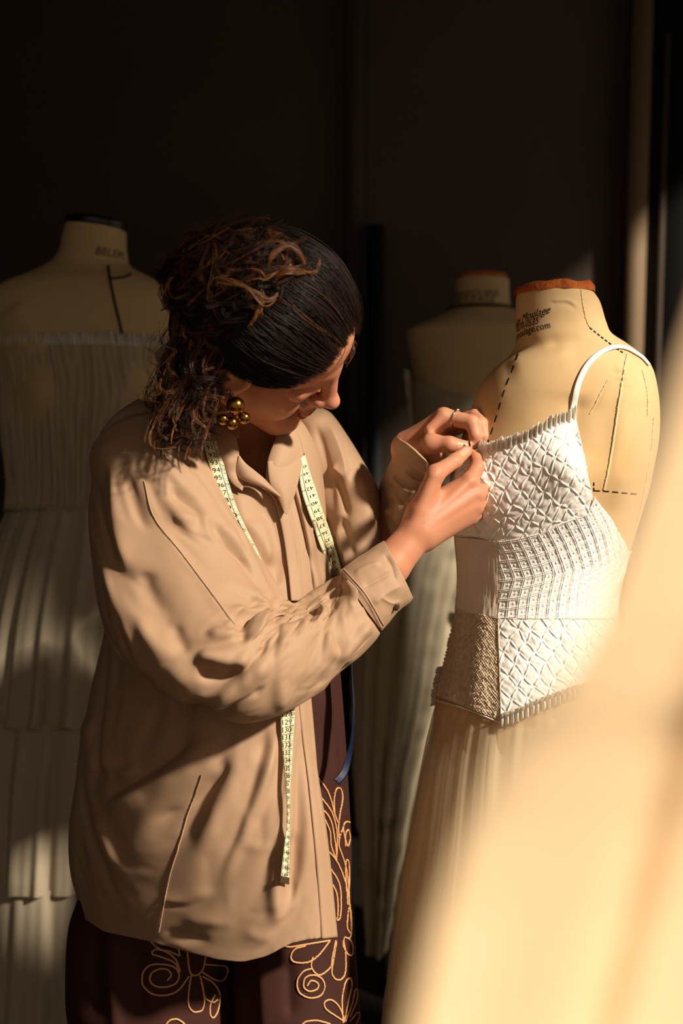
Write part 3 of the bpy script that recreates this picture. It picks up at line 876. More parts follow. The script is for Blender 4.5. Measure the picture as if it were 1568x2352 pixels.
for s in (-1, 1):
    F.ell((.103, s * .011, -.038), (.0095, .006, .007), .005)
    F.ell((.1065, s * .006, -.0465), (.004, .0028, .003), .002, 'sub')
F.ell((.094, 0, -.053), (.010, .018, .012), .01)
F.ell((.0990, 0, -.0625), (.0085, .022, .0055), .004)
F.ell((.0970, 0, -.0735), (.0085, .019, .0062), .004)
F.cone((.1075, -.018, -.0682), (.1075, .018, -.0682), .0016, .0016, .003, 'sub')
F.ell((.093, 0, -.084), (.010, .014, .004), .006, 'sub')
ca, sa = math.cos(.25), math.sin(.25)
for s in (-1, 1):
    ER = np.array([[ca, 0, sa], [0, 1, 0], [-sa, 0, ca]])
    F.ell((.012, s * .0715, -.026), (.019, .0075, .033), .004, R=ER)
    F.ell((.018, s * .079, -.020), (.010, .006, .018), .004, 'sub', R=ER)
    F.ell((.022, s * .072, -.056), (.009, .006, .011), .004)
# neck, collar bones and upper chest
nb = hl(600, 1085, 1.955)
F.cone((-.020, .008, -.050), hl(572, 1040, 1.945), .044, .046, .02)
F.cone(hl(572, 1040, 1.945), hl(560, 1160, 1.955), .048, .072, .04)
F.cone(hl(555, 1060, 1.895), hl(600, 1080, 1.880), .012, .010, .02)
F.cone(hl(625, 1085, 1.885), hl(690, 1060, 1.93), .010, .010, .02)
Vh, Fh = F.mesh()
Vh = relax(Vh, Fh, 2, .4)
cen = Vh[Fh].mean(1)
lipm = ((cen[:, 0] > .094) & (np.abs(cen[:, 1]) < .021) & (cen[:, 2] < -.0595) & (cen[:, 2] > -.0785) & (np.abs(cen[:, 1]) < .0215 - np.abs(cen[:, 2] + .0682) * .9)).astype(int)
HEADV = Vh
acc = Acc()
acc.add(head2world(Vh), Fh)
matidx = [lipm]

def hand(lo_hi, prims, nails, k=.006, h=.0013):
    pts = np.array([p for c in prims for p in (c[0], c[1])])
    W = P(pts[:, 0], pts[:, 1], pts[:, 2])
    f = Field(W.min(0) - .04, W.max(0) + .04, h)
    for n, c in enumerate(prims):
        f.cone(W[2 * n], W[2 * n + 1], c[2], c[3], c[4] if len(c) > 4 else k)
    V, Q = f.mesh()
    V = relax(V, Q, 2, .4)
    cen = V[Q].mean(1)
    mi = np.zeros(len(Q), int)
    for (px, py, w, r1, r2, ang) in nails:
        pr = PX(cen); d = pr - np.array([px, py])
        ca, sa = math.cos(ang), math.sin(ang)
        u = d[:, 0] * ca + d[:, 1] * sa; v = -d[:, 0] * sa + d[:, 1] * ca
        dep = (cen - CAMP) @ FWD
        mi[((u / r1) ** 4 + (v / r2) ** 4 < 1) & (dep < w)] = 2
    return V, Q, mi
# near (right) hand: forearm, palm fan, curled fingers, thumb meeting the index finger
Rh = [((480, 1545, 1.735), (700, 1500, 1.735), .034, .028), ((700, 1500, 1.735), (830, 1388, 1.775), .028, .0255), ((830, 1388, 1.775), (895, 1300, 1.790), .0255, .025), ((895, 1298, 1.790), (962, 1220, 1.803), .0255, .0215),
      ((962, 1218, 1.803), (1076, 1108, 1.825), .0205, .0125, .012), ((968, 1218, 1.806), (1092, 1136, 1.828), .0205, .0120, .012), ((972, 1222, 1.810), (1090, 1163, 1.832), .0195, .0115, .012), ((975, 1226, 1.814), (1079, 1187, 1.838), .0185, .0108, .012),
      ((965, 1180, 1.812), (1050, 1130, 1.838), .018, .014, .015),
      # finger knuckles
      ((1079, 1105, 1.822), (1096, 1072, 1.838), .0105, .0092, .005), ((1096, 1072, 1.838), (1092, 1053, 1.856), .0090, .0078, .003), ((1092, 1053, 1.856), (1082, 1042, 1.866), .0078, .0070, .002),
      ((1096, 1134, 1.826), (1110, 1122, 1.856), .0104, .0094, .004), ((1110, 1122, 1.856), (1098, 1104, 1.872), .0090, .0080, .002), ((1098, 1104, 1.872), (1084, 1094, 1.868), .0080, .0072, .002),
      ((1093, 1163, 1.831), (1106, 1152, 1.860), .0098, .0088, .004), ((1106, 1152, 1.860), (1093, 1138, 1.875), .0086, .0076, .002), ((1093, 1138, 1.875), (1078, 1128, 1.868), .0076, .0068, .002),
      ((1081, 1188, 1.838), (1096, 1180, 1.862), .0092, .0080, .004), ((1096, 1180, 1.862), (1084, 1166, 1.875), .0078, .0068, .002), ((1084, 1166, 1.875), (1070, 1158, 1.868), .0068, .0062, .002),
      # thumb
      ((968, 1170, 1.800), (1000, 1088, 1.798), .0150, .0112, .012), ((1000, 1088, 1.798), (1044, 1059, 1.822), .0112, .0092, .006), ((1044, 1059, 1.822), (1071, 1036, 1.846), .0096, .0076, .004),
      # tendons
      ((975, 1200, 1.787), (1076, 1106, 1.815), .003, .004, .006), ((985, 1205, 1.788), (1092, 1134, 1.817), .003, .004, .006), ((990, 1215, 1.793), (1090, 1162, 1.822), .003, .003, .006),
      ((940, 1230, 1.788), (995, 1095, 1.790), .004, .005, .008), ((930, 1285, 1.782), (985, 1215, 1.792), .003, .003, .008)]
V, Q, mi = hand(None, Rh, [(1067, 1037, 1.845, 12, 7.5, math.radians(-42))])
acc.add(V, Q); matidx.append(mi)
# far (left) hand: thumb towards the camera, index arched over with the ring
Lh = [((905, 1240, 2.03), (932, 1118, 1.975), .036, .029), ((932, 1118, 1.975), (944, 1040, 1.932), .029, .0215),
      ((938, 1030, 1.925), (1018, 960, 1.892), .021, .0135, .012), ((940, 1028, 1.932), (1028, 966, 1.915), .021, .0125, .012), ((942, 1030, 1.94), (1028, 984, 1.940), .020, .0118, .012), ((945, 1034, 1.945), (1018, 1004, 1.955), .019, .011, .012),
      ((1020, 957, 1.890), (1083, 971, 1.870), .0116, .0100, .005), ((1083, 971, 1.870), (1091, 1000, 1.866), .0096, .0084, .003), ((1091, 1000, 1.866), (1087, 1021, 1.870), .0084, .0072, .002),
      ((1030, 962, 1.908), (1104, 973, 1.882), .0108, .0096, .004), ((1104, 973, 1.882), (1110, 1003, 1.876), .0092, .0082, .002), ((1110, 1003, 1.876), (1107, 1026, 1.878), .0082, .0072, .002),
      ((1028, 975, 1.930), (1090, 955, 1.905), .0100, .0090, .004), ((1090, 955, 1.905), (1104, 966, 1.893), .0088, .0078, .002),
      ((1020, 995, 1.948), (1078, 975, 1.928), .0092, .0080, .004), ((1078, 975, 1.928), (1092, 985, 1.912), .0078, .0068, .002),
      ((960, 1036, 1.905), (992, 1019, 1.872), .0160, .0125, .014), ((990, 1019, 1.872), (1032, 1021, 1.862), .0125, .0105, .006), ((1032, 1021, 1.862), (1070, 1027, 1.864), .0108, .0084, .004),
      ((962, 1044, 1.912), (1000, 1040, 1.90), .0140, .0130, .012),
      ((985, 985, 1.880), (1018, 955, 1.880), .006, .007, .008)]
V, Q, mi = hand(None, Lh, [(1063, 1023, 1.862, 12, 7.5, math.radians(8))])
acc.add(V, Q); matidx.append(mi)
V, Q = acc.get()
bd = mesh('body', V, Q, ['skin', 'lips', 'nail'], person)
bd.data.polygons.foreach_set('material_index', np.concatenate(matidx).astype(np.int32))
bd['label'] = 'bare face, neck and hands'

# ---- trousers
tg = Acc()
g = ladder([(330, 1440, 760, 1440, 1.935, .10), (290, 1560, 782, 1550, 1.935, .115), (255, 1700, 794, 1690, 1.945, .112), (230, 1850, 803, 1850, 1.955, .11), (215, 2000, 808, 2000, 1.96, .105), (230, 2150, 800, 2150, 1.96, .09)], 160, 120)
sculpt(g, [('r', 4, 14, [(745, 1560), (762, 1700), (770, 1850)]), ('v', 5, 16, [(775, 1540), (785, 1700), (790, 1900)])])
tg.add(g.p.reshape(-1, 3), g.faces()); TR = [g]
g = ladder([(200, 1980, 560, 1980, 1.965, .09), (180, 2060, 552, 2060, 1.965, .098), (157, 2140, 545, 2160, 1.965, .10), (152, 2290, 540, 2290, 1.965, .10), (165, 2420, 530, 2420, 1.965, .10), (170, 2800, 520, 2800, 1.965, .10), (150, 3250, 520, 3250, 1.965, .11)], 160, 200)
sculpt(g, [('R', 9, 26, [(262, 2120), (258, 2230), (270, 2352)]), ('v', 10, 30, [(215, 2120), (212, 2250), (222, 2352)]), ('v', 8, 24, [(318, 2160), (325, 2350)]), ('v', 9, 22, [(520, 2170), (525, 2352)])])
g.p[-1, :, 2] = .003
tg.add(g.p.reshape(-1, 3), g.faces()); TR.append(g)
g = ladder([(500, 1980, 806, 1980, 1.965, .09), (520, 2060, 811, 2060, 1.965, .098), (528, 2160, 816, 2160, 1.965, .10), (532, 2290, 824, 2290, 1.965, .105), (535, 2420, 834, 2420, 1.965, .11), (530, 2800, 850, 2800, 1.955, .12), (520, 3190, 870, 3190, 1.955, .13)], 160, 200)
sculpt(g, [('R', 6, 26, [(600, 2180), (610, 2352)]), ('v', 6, 24, [(660, 2200), (668, 2352)])])
g.p[-1, :, 2] = .003
tg.add(g.p.reshape(-1, 3), g.faces()); TR.append(g)
V, Q = tg.get()
trousers = mesh('trousers', V, Q, 'trouser_cloth', person)
trousers['label'] = 'dark reddish brown trousers with looping cream embroidery'
TB = BVHTree.FromPolygons([Vector(v) for v in V], [tuple(int(k) for k in f) for f in Q])
EMB = [[(530,1310),(548,1285),(535,1262),(500,1255),(460,1275),(452,1310),(475,1335),(520,1340),(565,1325),(585,1290),(565,1250),(510,1235),(450,1240),(418,1280),(420,1330),(460,1370),(520,1378),(580,1355),(630,1290)],
 [(640,1285),(628,1370),(630,1430),(655,1455),(690,1445),(700,1400),(690,1330),(680,1285)], [(622,1140),(625,1185),(628,1240),(640,1280),(665,1285),(690,1265),(700,1235),(710,1180)],
 [(700,1235),(760,1240),(800,1245),(808,1270),(790,1305),(760,1310),(720,1290),(690,1270)], [(690,1290),(740,1320),(770,1370),(765,1440),(745,1480),(728,1470),(728,1420),(750,1375)], [(690,1320),(705,1390),(740,1410),(760,1400)],
 [(445,1110),(460,1135),(500,1165),(540,1175),(585,1195)], [(570,1130),(590,1195)], [(590,1270),(560,1225),(500,1200),(460,1185),(480,1165),(530,1180),(570,1215),(590,1270)], [(520,1530),(530,1505),(550,1490),(580,1490),(610,1512),(620,1530)],
 [(1060,1150),(1100,1155),(1160,1145),(1280,1125)], [(1280,1125),(1230,1190),(1180,1225),(1120,1225),(1100,1200),(1120,1165),(1170,1150)], [(1200,1200),(1195,1250),(1230,1285),(1280,1250),(1290,1200),(1305,1125)], [(1340,1120),(1350,1180),(1350,1270),(1330,1305),(1300,1300),(1288,1265),(1300,1190),(1310,1125)],
 [(1175,1335),(1195,1310),(1225,1325),(1220,1350),(1185,1360),(1160,1340),(1165,1300),(1200,1285),(1240,1300),(1255,1340),(1235,1380),(1185,1390),(1140,1365),(1130,1315),(1155,1270),(1195,1255)],
 [(1225,375),(1265,430),(1285,480),(1300,540),(1315,580)], [(1230,455),(1280,520),(1300,570),(1312,640),(1310,740)], [(1300,540),(1298,470),(1310,425),(1330,430),(1337,470),(1325,540),(1318,600),(1320,650)], [(1235,510),(1275,555),(1295,620),(1310,730)], [(1245,545),(1278,620),(1285,690),(1310,755)],
 [(1260,700),(1300,745),(1330,800),(1355,880),(1360,960)], [(1270,775),(1320,860),(1330,950),(1325,1020),(1310,1035)], [(1280,850),(1310,910),(1315,1000),(1310,1030)], [(1350,690),(1350,640),(1362,615),(1372,650),(1362,690),(1350,660),(1340,610),(1350,580),(1370,580)],
 [(1355,900),(1350,800),(1355,755),(1366,770),(1368,850),(1362,920)], [(1340,600),(1320,680),(1345,760),(1362,850),(1368,960)], [(1370,1090),(1358,1060),(1365,980),(1376,1000),(1378,1090),(1366,1120)], [(1345,1110),(1340,1150),(1362,1190),(1382,1190),(1384,1150),(1368,1120),(1345,1110)], [(1370,960),(1376,1050),(1374,1110)],
 [(1340,1505),(1335,1400),(1350,1320),(1372,1300),(1380,1330),(1365,1400),(1345,1500)], [(1345,1500),(1300,1470),(1260,1440),(1255,1410),(1285,1400),(1320,1430),(1345,1490)], [(1350,1500),(1380,1420),(1395,1355),(1406,1360),(1400,1410),(1370,1480)], [(1150,1515),(1170,1500),(1220,1495),(1280,1510)], [(1370,1500),(1405,1460),(1416,1470),(1400,1510)]]
for st in EMB:
    pts = [(120 + x / 2.01, 1600 + y / 2.01) for x, y in st]
    t = cord('e', TB, pts, .0013, None, None, n=14 * len(pts), lift=.0008, wob=.25)
    if t: mesh('embroidery_loop', *t, 'embroidery', trousers)

# ---- the shirt
def cloth_sim(G, frames=18, grow=.10, pin_rows=(6, 6), colliders=(), gravity=-2.0, bend=.06, pin_extra=None, press=0.0, tens=12.0, damp=6.0, goal=None, mass=.25, growmap=None):
    """let the sculpted cloth buckle like real cloth: it is a little too large for its frame and is pinned along its seams"""
    nv, nu = G.p.shape[:2]
    me = bpy.data.meshes.new('sim'); o = bpy.data.objects.new('sim', me); COL.objects.link(o)
    Fq = G.faces()
    me.from_pydata([tuple(v) for v in G.p.reshape(-1, 3)], [], [tuple(int(k) for k in f) for f in Fq]); me.update()
    vg = o.vertex_groups.new(name='pin')
    wgt = np.zeros((nv, nu))
    for k in range(pin_rows[0]): wgt[k] = np.maximum(wgt[k], 1 - k / max(pin_rows[0], 1) * .5)
    for k in range(pin_rows[1]): wgt[nv - 1 - k] = np.maximum(wgt[nv - 1 - k], 1 - k / max(pin_rows[1], 1) * .5)
    if goal is not None: wgt = np.maximum(wgt, goal)
    wq = np.round(wgt.reshape(-1), 2)
    for val in np.unique(wq):
        if val > 0: vg.add([int(k) for k in np.where(wq == val)[0]], float(val), 'REPLACE')
    md = o.modifiers.new('c', 'CLOTH')
    cs = md.settings
    cs.quality = 5; cs.mass = mass
    cs.tension_stiffness = tens; cs.compression_stiffness = tens; cs.shear_stiffness = 4; cs.bending_stiffness = bend
    cs.tension_damping = damp; cs.compression_damping = damp; cs.shear_damping = damp; cs.bending_damping = .5; cs.air_damping = 4
    cs.shrink_min = 0.0; cs.shrink_max = -grow
    gvg = o.vertex_groups.new(name='grow')
    gw = np.clip((1 - wgt * 1.4) if growmap is None else growmap, 0, 1)
    for lev in range(1, 11):
        idx = np.where(np.round(gw.reshape(-1) * 10).astype(int) == lev)[0]
        if len(idx): gvg.add([int(k) for k in idx], lev / 10, 'REPLACE')
    cs.vertex_group_shrink = 'grow'
    cs.vertex_group_mass = 'pin'; cs.pin_stiffness = 1.0
    cs.effector_weights.gravity = 1.0
    if press:
        cs.use_pressure = True; cs.uniform_pressure_force = press
    md.collision_settings.use_collision = bool(colliders)
    md.collision_settings.distance_min = .003
    md.collision_settings.use_self_collision = False
    cobs = []
    for V, Q in colliders:
        m2 = bpy.data.meshes.new('col'); c = bpy.data.objects.new('col', m2); COL.objects.link(c)
        m2.from_pydata([tuple(v) for v in V], [], [tuple(int(k) for k in f) for f in Q]); m2.update()
        c.modifiers.new('k', 'COLLISION'); c.collision.thickness_outer = .003; cobs.append(c)
    SC.gravity = (0, 0, gravity)
    md.point_cache.frame_start = 1; md.point_cache.frame_end = frames + 1
    for f in range(1, frames + 2):
        SC.frame_set(f)
    dg = bpy.context.evaluated_depsgraph_get()
    ev = o.evaluated_get(dg).data
    co = np.zeros(len(ev.vertices) * 3); ev.vertices.foreach_get('co', co)
    SC.frame_set(1)
    bpy.data.objects.remove(o)
    for c in cobs: bpy.data.objects.remove(c)
    return Grid(co.reshape(nv, nu, 3), G.closed)
TOR = [(430, 905, 610, 950, 1.93, 1.93, .03), (350, 925, 682, 962, 1.93, 1.93, .075), (285, 980, 715, 1005, 1.93, 1.93, .10), (255, 1060, 738, 1070, 1.93, 1.93, .12), (255, 1200, 752, 1190, 1.93, 1.92, .135), (258, 1330, 757, 1320, 1.94, 1.90, .137), (242, 1470, 722, 1460, 1.96, 1.85, .135), (207, 1610, 714, 1590, 1.97, 1.815, .135), (183, 1750, 727, 1770, 1.975, 1.80, .135),
       (161, 1900, 744, 1890, 1.98, 1.795, .137), (166, 2010, 757, 1990, 1.98, 1.795, .135), (192, 2100, 773, 2150, 1.98, 1.795, .13)]
NTV, NTU = 260, 230
G = ladder(TOR, NTU, NTV, 2.2)
HEM = [(150, 2085), (195, 2102), (244, 2135), (339, 2152), (418, 2177), (493, 2197), (553, 2204), (607, 2194), (642, 2177), (667, 2167), (717, 2158), (774, 2153), (800, 2152)]
pq = PX(G.p)
lastx = pq[-1, :, 0]
dy = np.interp(lastx, [p[0] for p in HEM], [p[1] for p in HEM]) - pq[-1, :, 1]
vv = sstep(.6, 1, np.linspace(0, 1, NTV))[:, None]
G.p = G.p - UPV * (dy[None] * vv * 1.78 / FOC)[..., None]
G.p = G.p + FWD * (sstep(.0, .25, vv) * 0)[..., None]
TS = [('a', 16, 26, [(214, 1866), (300, 1815), (390, 1762), (470, 1712), (560, 1672)]), ('v', 9, 16, [(230, 1838), (320, 1790), (400, 1735), (432, 1694), (440, 1640)]), ('r', 9, 30, [(225, 1740), (300, 1775), (330, 1775)]), ('v', 7, 20, [(190, 1790), (260, 1762), (320, 1752)]),
      ('v', 11, 30, [(540, 1745), (470, 1805), (400, 1850), (330, 1880)]), ('r', 9, 34, [(214, 1868), (240, 1930), (262, 1990)]), ('v', 8, 30, [(180, 1880), (215, 1950), (250, 2040)]),
      ('v', 16, 26, [(618, 1640), (600, 1730), (568, 1849), (524, 1958), (492, 2030)]), ('a', 15, 30, [(640, 1690), (608, 1790), (562, 1900), (522, 1990), (500, 2040)]), ('v', 7, 16, [(660, 1650), (655, 1760), (640, 1860)]),
      ('b', 13, 24, [(652, 1890), (632, 1990), (626, 2050), (634, 2110), (660, 2130)]), ('v', 12, 16, [(676, 1900), (668, 2020), (668, 2090)]), ('v', 8, 16, [(690, 1650), (690, 1800), (686, 1950), (690, 2100)]),
      ('r', 6, 26, [(560, 1760), (500, 1860), (450, 1960)]), ('v', 6, 18, [(500, 1770), (450, 1850), (420, 1930)]),
      ('r', 4, 12, [(359, 2052), (420, 2060), (488, 2040)]), ('v', 4, 8, [(352, 2062), (420, 2070), (490, 2050)]), ('r', 3.5, 9, [(560, 1930), (600, 1945), (636, 1935)]), ('v', 3, 7, [(556, 2085), (600, 2092), (640, 2088)]),
      ('r', 3, 8, [(500, 1830), (492, 1880), (500, 1930)]), ('r', 3, 8, [(540, 1745), (552, 1765), (560, 1770)]), ('v', 3, 7, [(480, 1930), (478, 2000), (486, 2060)]), ('r', 3, 7, [(520, 2020), (524, 2090), (518, 2160)]), ('v', 3, 6, [(590, 1860), (600, 1900), (598, 1960)]),
      ('r', 3, 7, [(556, 1840), (566, 1900), (560, 1960)]), ('r', 5, 18, [(420, 2110), (470, 2105), (520, 2120)]), ('v', 5, 14, [(370, 2130), (430, 2142), (480, 2160)]), ('r', 4, 14, [(560, 2130), (600, 2150), (630, 2150)]),
      ('v', 8, 26, [(250, 1500), (300, 1600), (420, 1660)]), ('r', 8, 30, [(200, 1640), (210, 1720), (215, 1800)]), ('v', 6, 20, [(240, 1560), (225, 1650), (200, 1760)]),
      # chest
      ('v', 8, 20, [(590, 1130), (620, 1200), (640, 1290), (648, 1350)]), ('r', 7, 20, [(565, 1190), (600, 1240), (630, 1300)]), ('r', 5, 12, [(600, 1180), (618, 1240), (622, 1300)]), ('v', 6, 10, [(614, 1290), (630, 1310), (640, 1350)]), ('r', 5, 14, [(540, 1120), (555, 1180), (575, 1230)]),
      ('v', 10, 20, [(530, 1060), (545, 1100), (556, 1140)]),
      ('r', 7, 12, [(706, 1130), (716, 1200), (726, 1290)]), ('v', 9, 12, [(726, 1190), (736, 1260), (748, 1330)])]
for k in range(26):
    x = 300 + k * 17 + random.uniform(-4, 4)
    y = np.interp(x, [p[0] for p in HEM], [p[1] for p in HEM])
    TS.append(('R', random.uniform(1.2, 2.6), 4, [(x, y - 16), (x + random.uniform(-3, 5), y - 2)]))
sculpt(G, TS)
rumple(G, 7, .004)
tv = np.linspace(0, 1, NTV)[:, None] * np.ones((1, NTU)); tt = np.linspace(0, 2 * np.pi, NTU, endpoint=False)[None] * np.ones((NTV, 1))
G = cloth_sim(G, frames=7, grow=.03, gravity=-1.5, bend=.3, pin_rows=(4, 0), goal=np.clip(.10 + .5 * (1 - sstep(.15, .35, tv)) + .25 * sstep(.85, .98, np.abs(np.cos(tt))), 0, 1))
sculpt(G, [k for k in TS if k[2] > 8], .22)
smooth_grid(G, 3)
SHIRT = G
pq = PX(G.p); nr = ((CAMP - G.p) * G.normals()).sum(-1) > -.2
from_poly = lambda poly_, q: np.logical_xor.reduce([((a_[1] > q[..., 1]) != (b_[1] > q[..., 1])) & (q[..., 0] < (b_[0] - a_[0]) * (q[..., 1] - a_[1]) / (b_[1] - a_[1] + 1e-9) + a_[0]) for a_, b_ in zip(poly_, poly_[1:] + poly_[:1])])
VNECK = [(520, 900), (552, 985), (549, 1055), (600, 1092), (640, 1140), (652, 1150), (640, 1060), (665, 990), (700, 900)]
hole = from_poly(VNECK, pq)
far_open = (~nr) & (pq[..., 0] > 640) & (pq[..., 1] > 1500)            # the shirt hangs open in front of the hips
shirt = mesh('shirt', G.p, G.faces(~hole & ~far_open), 'cotton', person, thick=.0014, offset=-1, sub=1)
shirt['label'] = 'loose tan cotton shirt hanging open at the front'
SB = G.bvh()
t = cord('s', SB, [(463, 1779), (446, 1830), (428, 1885), (410, 1950), (388, 2023), (366, 2140)], .0009, None, None, n=80, lift=.0012, wob=.3)
mesh('seam', *t, 'cotton_thread', shirt)

# right sleeve (near the camera)
SLV = [(318, 915, 400, 925, 1.86, .02), (270, 950, 440, 955, 1.85, .06), (232, 995, 468, 1000, 1.84, .08), (212, 1040, 484, 1045, 1.83, .09), (203, 1120, 510, 1112, 1.815, .096), (203, 1210, 548, 1190, 1.795, .10), (220, 1312, 590, 1268, 1.775, .102), (238, 1425, 622, 1330, 1.755, .103), (258, 1512, 630, 1352, 1.74, .102),
       (330, 1572, 636, 1360, 1.728, .10), (420, 1620, 642, 1363, 1.722, .098), (498, 1655, 650, 1365, 1.72, .095), (555, 1668, 666, 1367, 1.72, .09), (622, 1648, 692, 1364, 1.724, .083), (700, 1602, 726, 1350, 1.736, .074), (775, 1552, 752, 1335, 1.75, .066), (838, 1496, 771, 1321, 1.764, .056), (872, 1452, 782, 1312, 1.772, .046)]
NSV, NSU = 230, 180
G = ladder(SLV, NSU, NSV, 2.1)
RS = [('A', 4, 10, [(331, 1105), (355, 1190), (417, 1271), (481, 1356), (538, 1434)]),
      ('r', 8, 26, [(300, 1035), (350, 1052), (410, 1110), (470, 1165), (505, 1188)]), ('v', 9, 18, [(385, 1120), (430, 1160), (470, 1190)]), ('r', 7, 16, [(400, 1060), (440, 1105), (490, 1160)]),
      ('r', 8, 24, [(262, 1070), (258, 1150), (272, 1240), (300, 1330)]), ('v', 7, 24, [(236, 1060), (228, 1150), (240, 1260)]), ('v', 7, 26, [(296, 1080), (304, 1150), (330, 1220)]),
      ('b', 13, 22, [(362, 1200), (428, 1190), (490, 1198), (512, 1222), (556, 1262), (580, 1288)]), ('v', 16, 12, [(503, 1218), (522, 1240), (548, 1262), (576, 1286)]), ('a', 10, 16, [(515, 1192), (548, 1222), (580, 1272), (612, 1335)]),
      ('a', 12, 22, [(618, 1346), (580, 1374), (536, 1414)]), ('v', 16, 13, [(606, 1368), (575, 1394), (541, 1426)]), ('v', 15, 16, [(540, 1416), (550, 1444), (558, 1478)]),
      ('b', 17, 22, [(440, 1490), (490, 1514), (550, 1520), (590, 1496)]), ('v', 13, 18, [(450, 1528), (500, 1545), (566, 1540)]), ('r', 13, 15, [(628, 1358), (602, 1400), (580, 1440), (566, 1480)]), ('v', 14, 11, [(640, 1366), (632, 1400), (634, 1426)]), ('v', 10, 14, [(600, 1446), (606, 1480), (592, 1512)]),
      ('a', 13, 18, [(650, 1370), (684, 1402), (720, 1424), (756, 1440)]), ('v', 13, 13, [(694, 1384), (720, 1414), (752, 1434)]), ('r', 10, 11, [(732, 1362), (744, 1395), (760, 1424)]), ('v', 9, 9, [(752, 1352), (762, 1382), (772, 1410)]), ('r', 9, 10, [(778, 1326), (800, 1350), (826, 1378)]),
      ('A', 4, 10, [(642, 1468), (700, 1456), (757, 1441)]), ('B', 10, 22, [(642, 1466), (640, 1530), (637, 1600)]), ('A', 2.5, 8, [(757, 1440), (790, 1420), (826, 1398)]),
      ('a', 10, 18, [(758, 1446), (764, 1480), (772, 1518)]), ('a', 11, 20, [(768, 1520), (806, 1476), (852, 1416)]), ('v', 9, 14, [(760, 1566), (806, 1510), (858, 1446)]),
      ('r', 4, 9, [(642, 1556), (700, 1542), (764, 1526)]), ('v', 4, 8, [(650, 1580), (710, 1570), (760, 1548)]), ('r', 4, 9, [(674, 1606), (720, 1586), (762, 1560)]),
      ('a', 14, 40, [(476, 1636), (535, 1570), (590, 1530), (640, 1500)]), ('v', 10, 30, [(500, 1645), (560, 1596), (625, 1562)]), ('r', 10, 40, [(310, 1400), (380, 1500), (460, 1590)]), ('v', 10, 46, [(310, 1290), (355, 1380), (405, 1460)]), ('v', 9, 24, [(398, 1420), (412, 1468), (436, 1500)]),
      ('r', 8, 34, [(245, 1300), (268, 1400), (320, 1490)]), ('a', 9, 26, [(330, 1568), (400, 1594), (450, 1622)]), ('r', 8, 18, [(560, 1432), (520, 1450), (470, 1440)]), ('r', 6, 14, [(600, 1420), (640, 1432), (676, 1460)])]
sculpt(G, RS)
sv = np.linspace(0, 1, NSV)[:, None] * np.ones((1, NSU)); st = np.linspace(0, 2 * np.pi, NSU, endpoint=False)[None] * np.ones((NSV, 1))
f = Field(P(420, 1540, 1.735) - .3, P(420, 1540, 1.735) + np.array([.35, .3, .42]), .008)
for a_, b_, r1, r2 in (((330, 1010, 1.86), (380, 1250, 1.80), .07, .058), ((380, 1250, 1.80), (440, 1530, 1.735), .058, .046), ((440, 1530, 1.735), (560, 1510, 1.735), .046, .042), ((560, 1510, 1.735), (900, 1290, 1.79), .042, .026)):
    f.cone(P(*a_), P(*b_), r1, r2, .03)
G = cloth_sim(G, frames=8, grow=.035, gravity=-2, bend=.3, pin_rows=(0, 3), colliders=[f.mesh()],
              goal=np.clip(.08 + .25 * sstep(.9, .99, np.cos(st)) * sstep(.05, .15, sv) + (1 - sstep(.05, .22, sv)) * .9, 0, 1))
sculpt(G, RS, .25)
smooth_grid(G, 2)
slv = mesh('sleeve', G.p, G.faces(), 'cotton', shirt, thick=.0014, offset=-1, sub=1)
RSB = G.bvh(); RSLV = G
t = cord('s', RSB, [(331, 1105), (355, 1190), (417, 1271), (481, 1356), (538, 1434)], .0009, None, None, n=80, lift=.0006)
mesh('seam', *t, 'cotton_thread', shirt)
# its cuff
def cuff_loft(rows, nu=160, nv=60, strokes=(), name='cuff', thick=.0028):
    G = ladder(rows, nu, nv, 2.1)
    sculpt(G, list(strokes)); rumple(G, 40, .0012); rumple(G, 90, .0006)
    o = mesh(name, G.p, G.faces(), 'cotton', shirt, thick=thick, offset=-1)
    return G
CG = cuff_loft([(876, 1448, 778, 1310, 1.772, .045), (890, 1432, 800, 1294, 1.775, .047), (918, 1402, 842, 1266, 1.782, .047), (940, 1385, 868, 1249, 1.787, .045), (949, 1374, 881, 1241, 1.79, .044)], strokes=[
    ('r', 3, 8, [(810, 1320), (850, 1300), (880, 1290)]), ('v', 3, 7, [(830, 1350), (870, 1330), (905, 1310)]), ('r', 3, 9, [(850, 1390), (890, 1360), (930, 1340)]), ('v', 3, 7, [(880, 1270), (900, 1300), (910, 1340)]), ('R', 1.5, 3, [(786, 1312), (838, 1372), (874, 1440)]),
    ('r', 2, 5, [(870, 1370), (900, 1385), (925, 1378)])])
cb = CG.bvh()
t = cord('s', cb, [(790, 1308), (840, 1366), (880, 1436)], .0011, None, None, n=60, lift=.0006)
mesh('seam', *t, 'cotton_thread', shirt)
h = ray(cb, 908, 1392)
if h[0] is not None:
    V, Q = ball(np.array(h[0]) + np.array(h[1]) * .001, .0055, 18, 10, (.8, .45, 1))
    mesh('button', V, Q, 'button_horn', shirt)
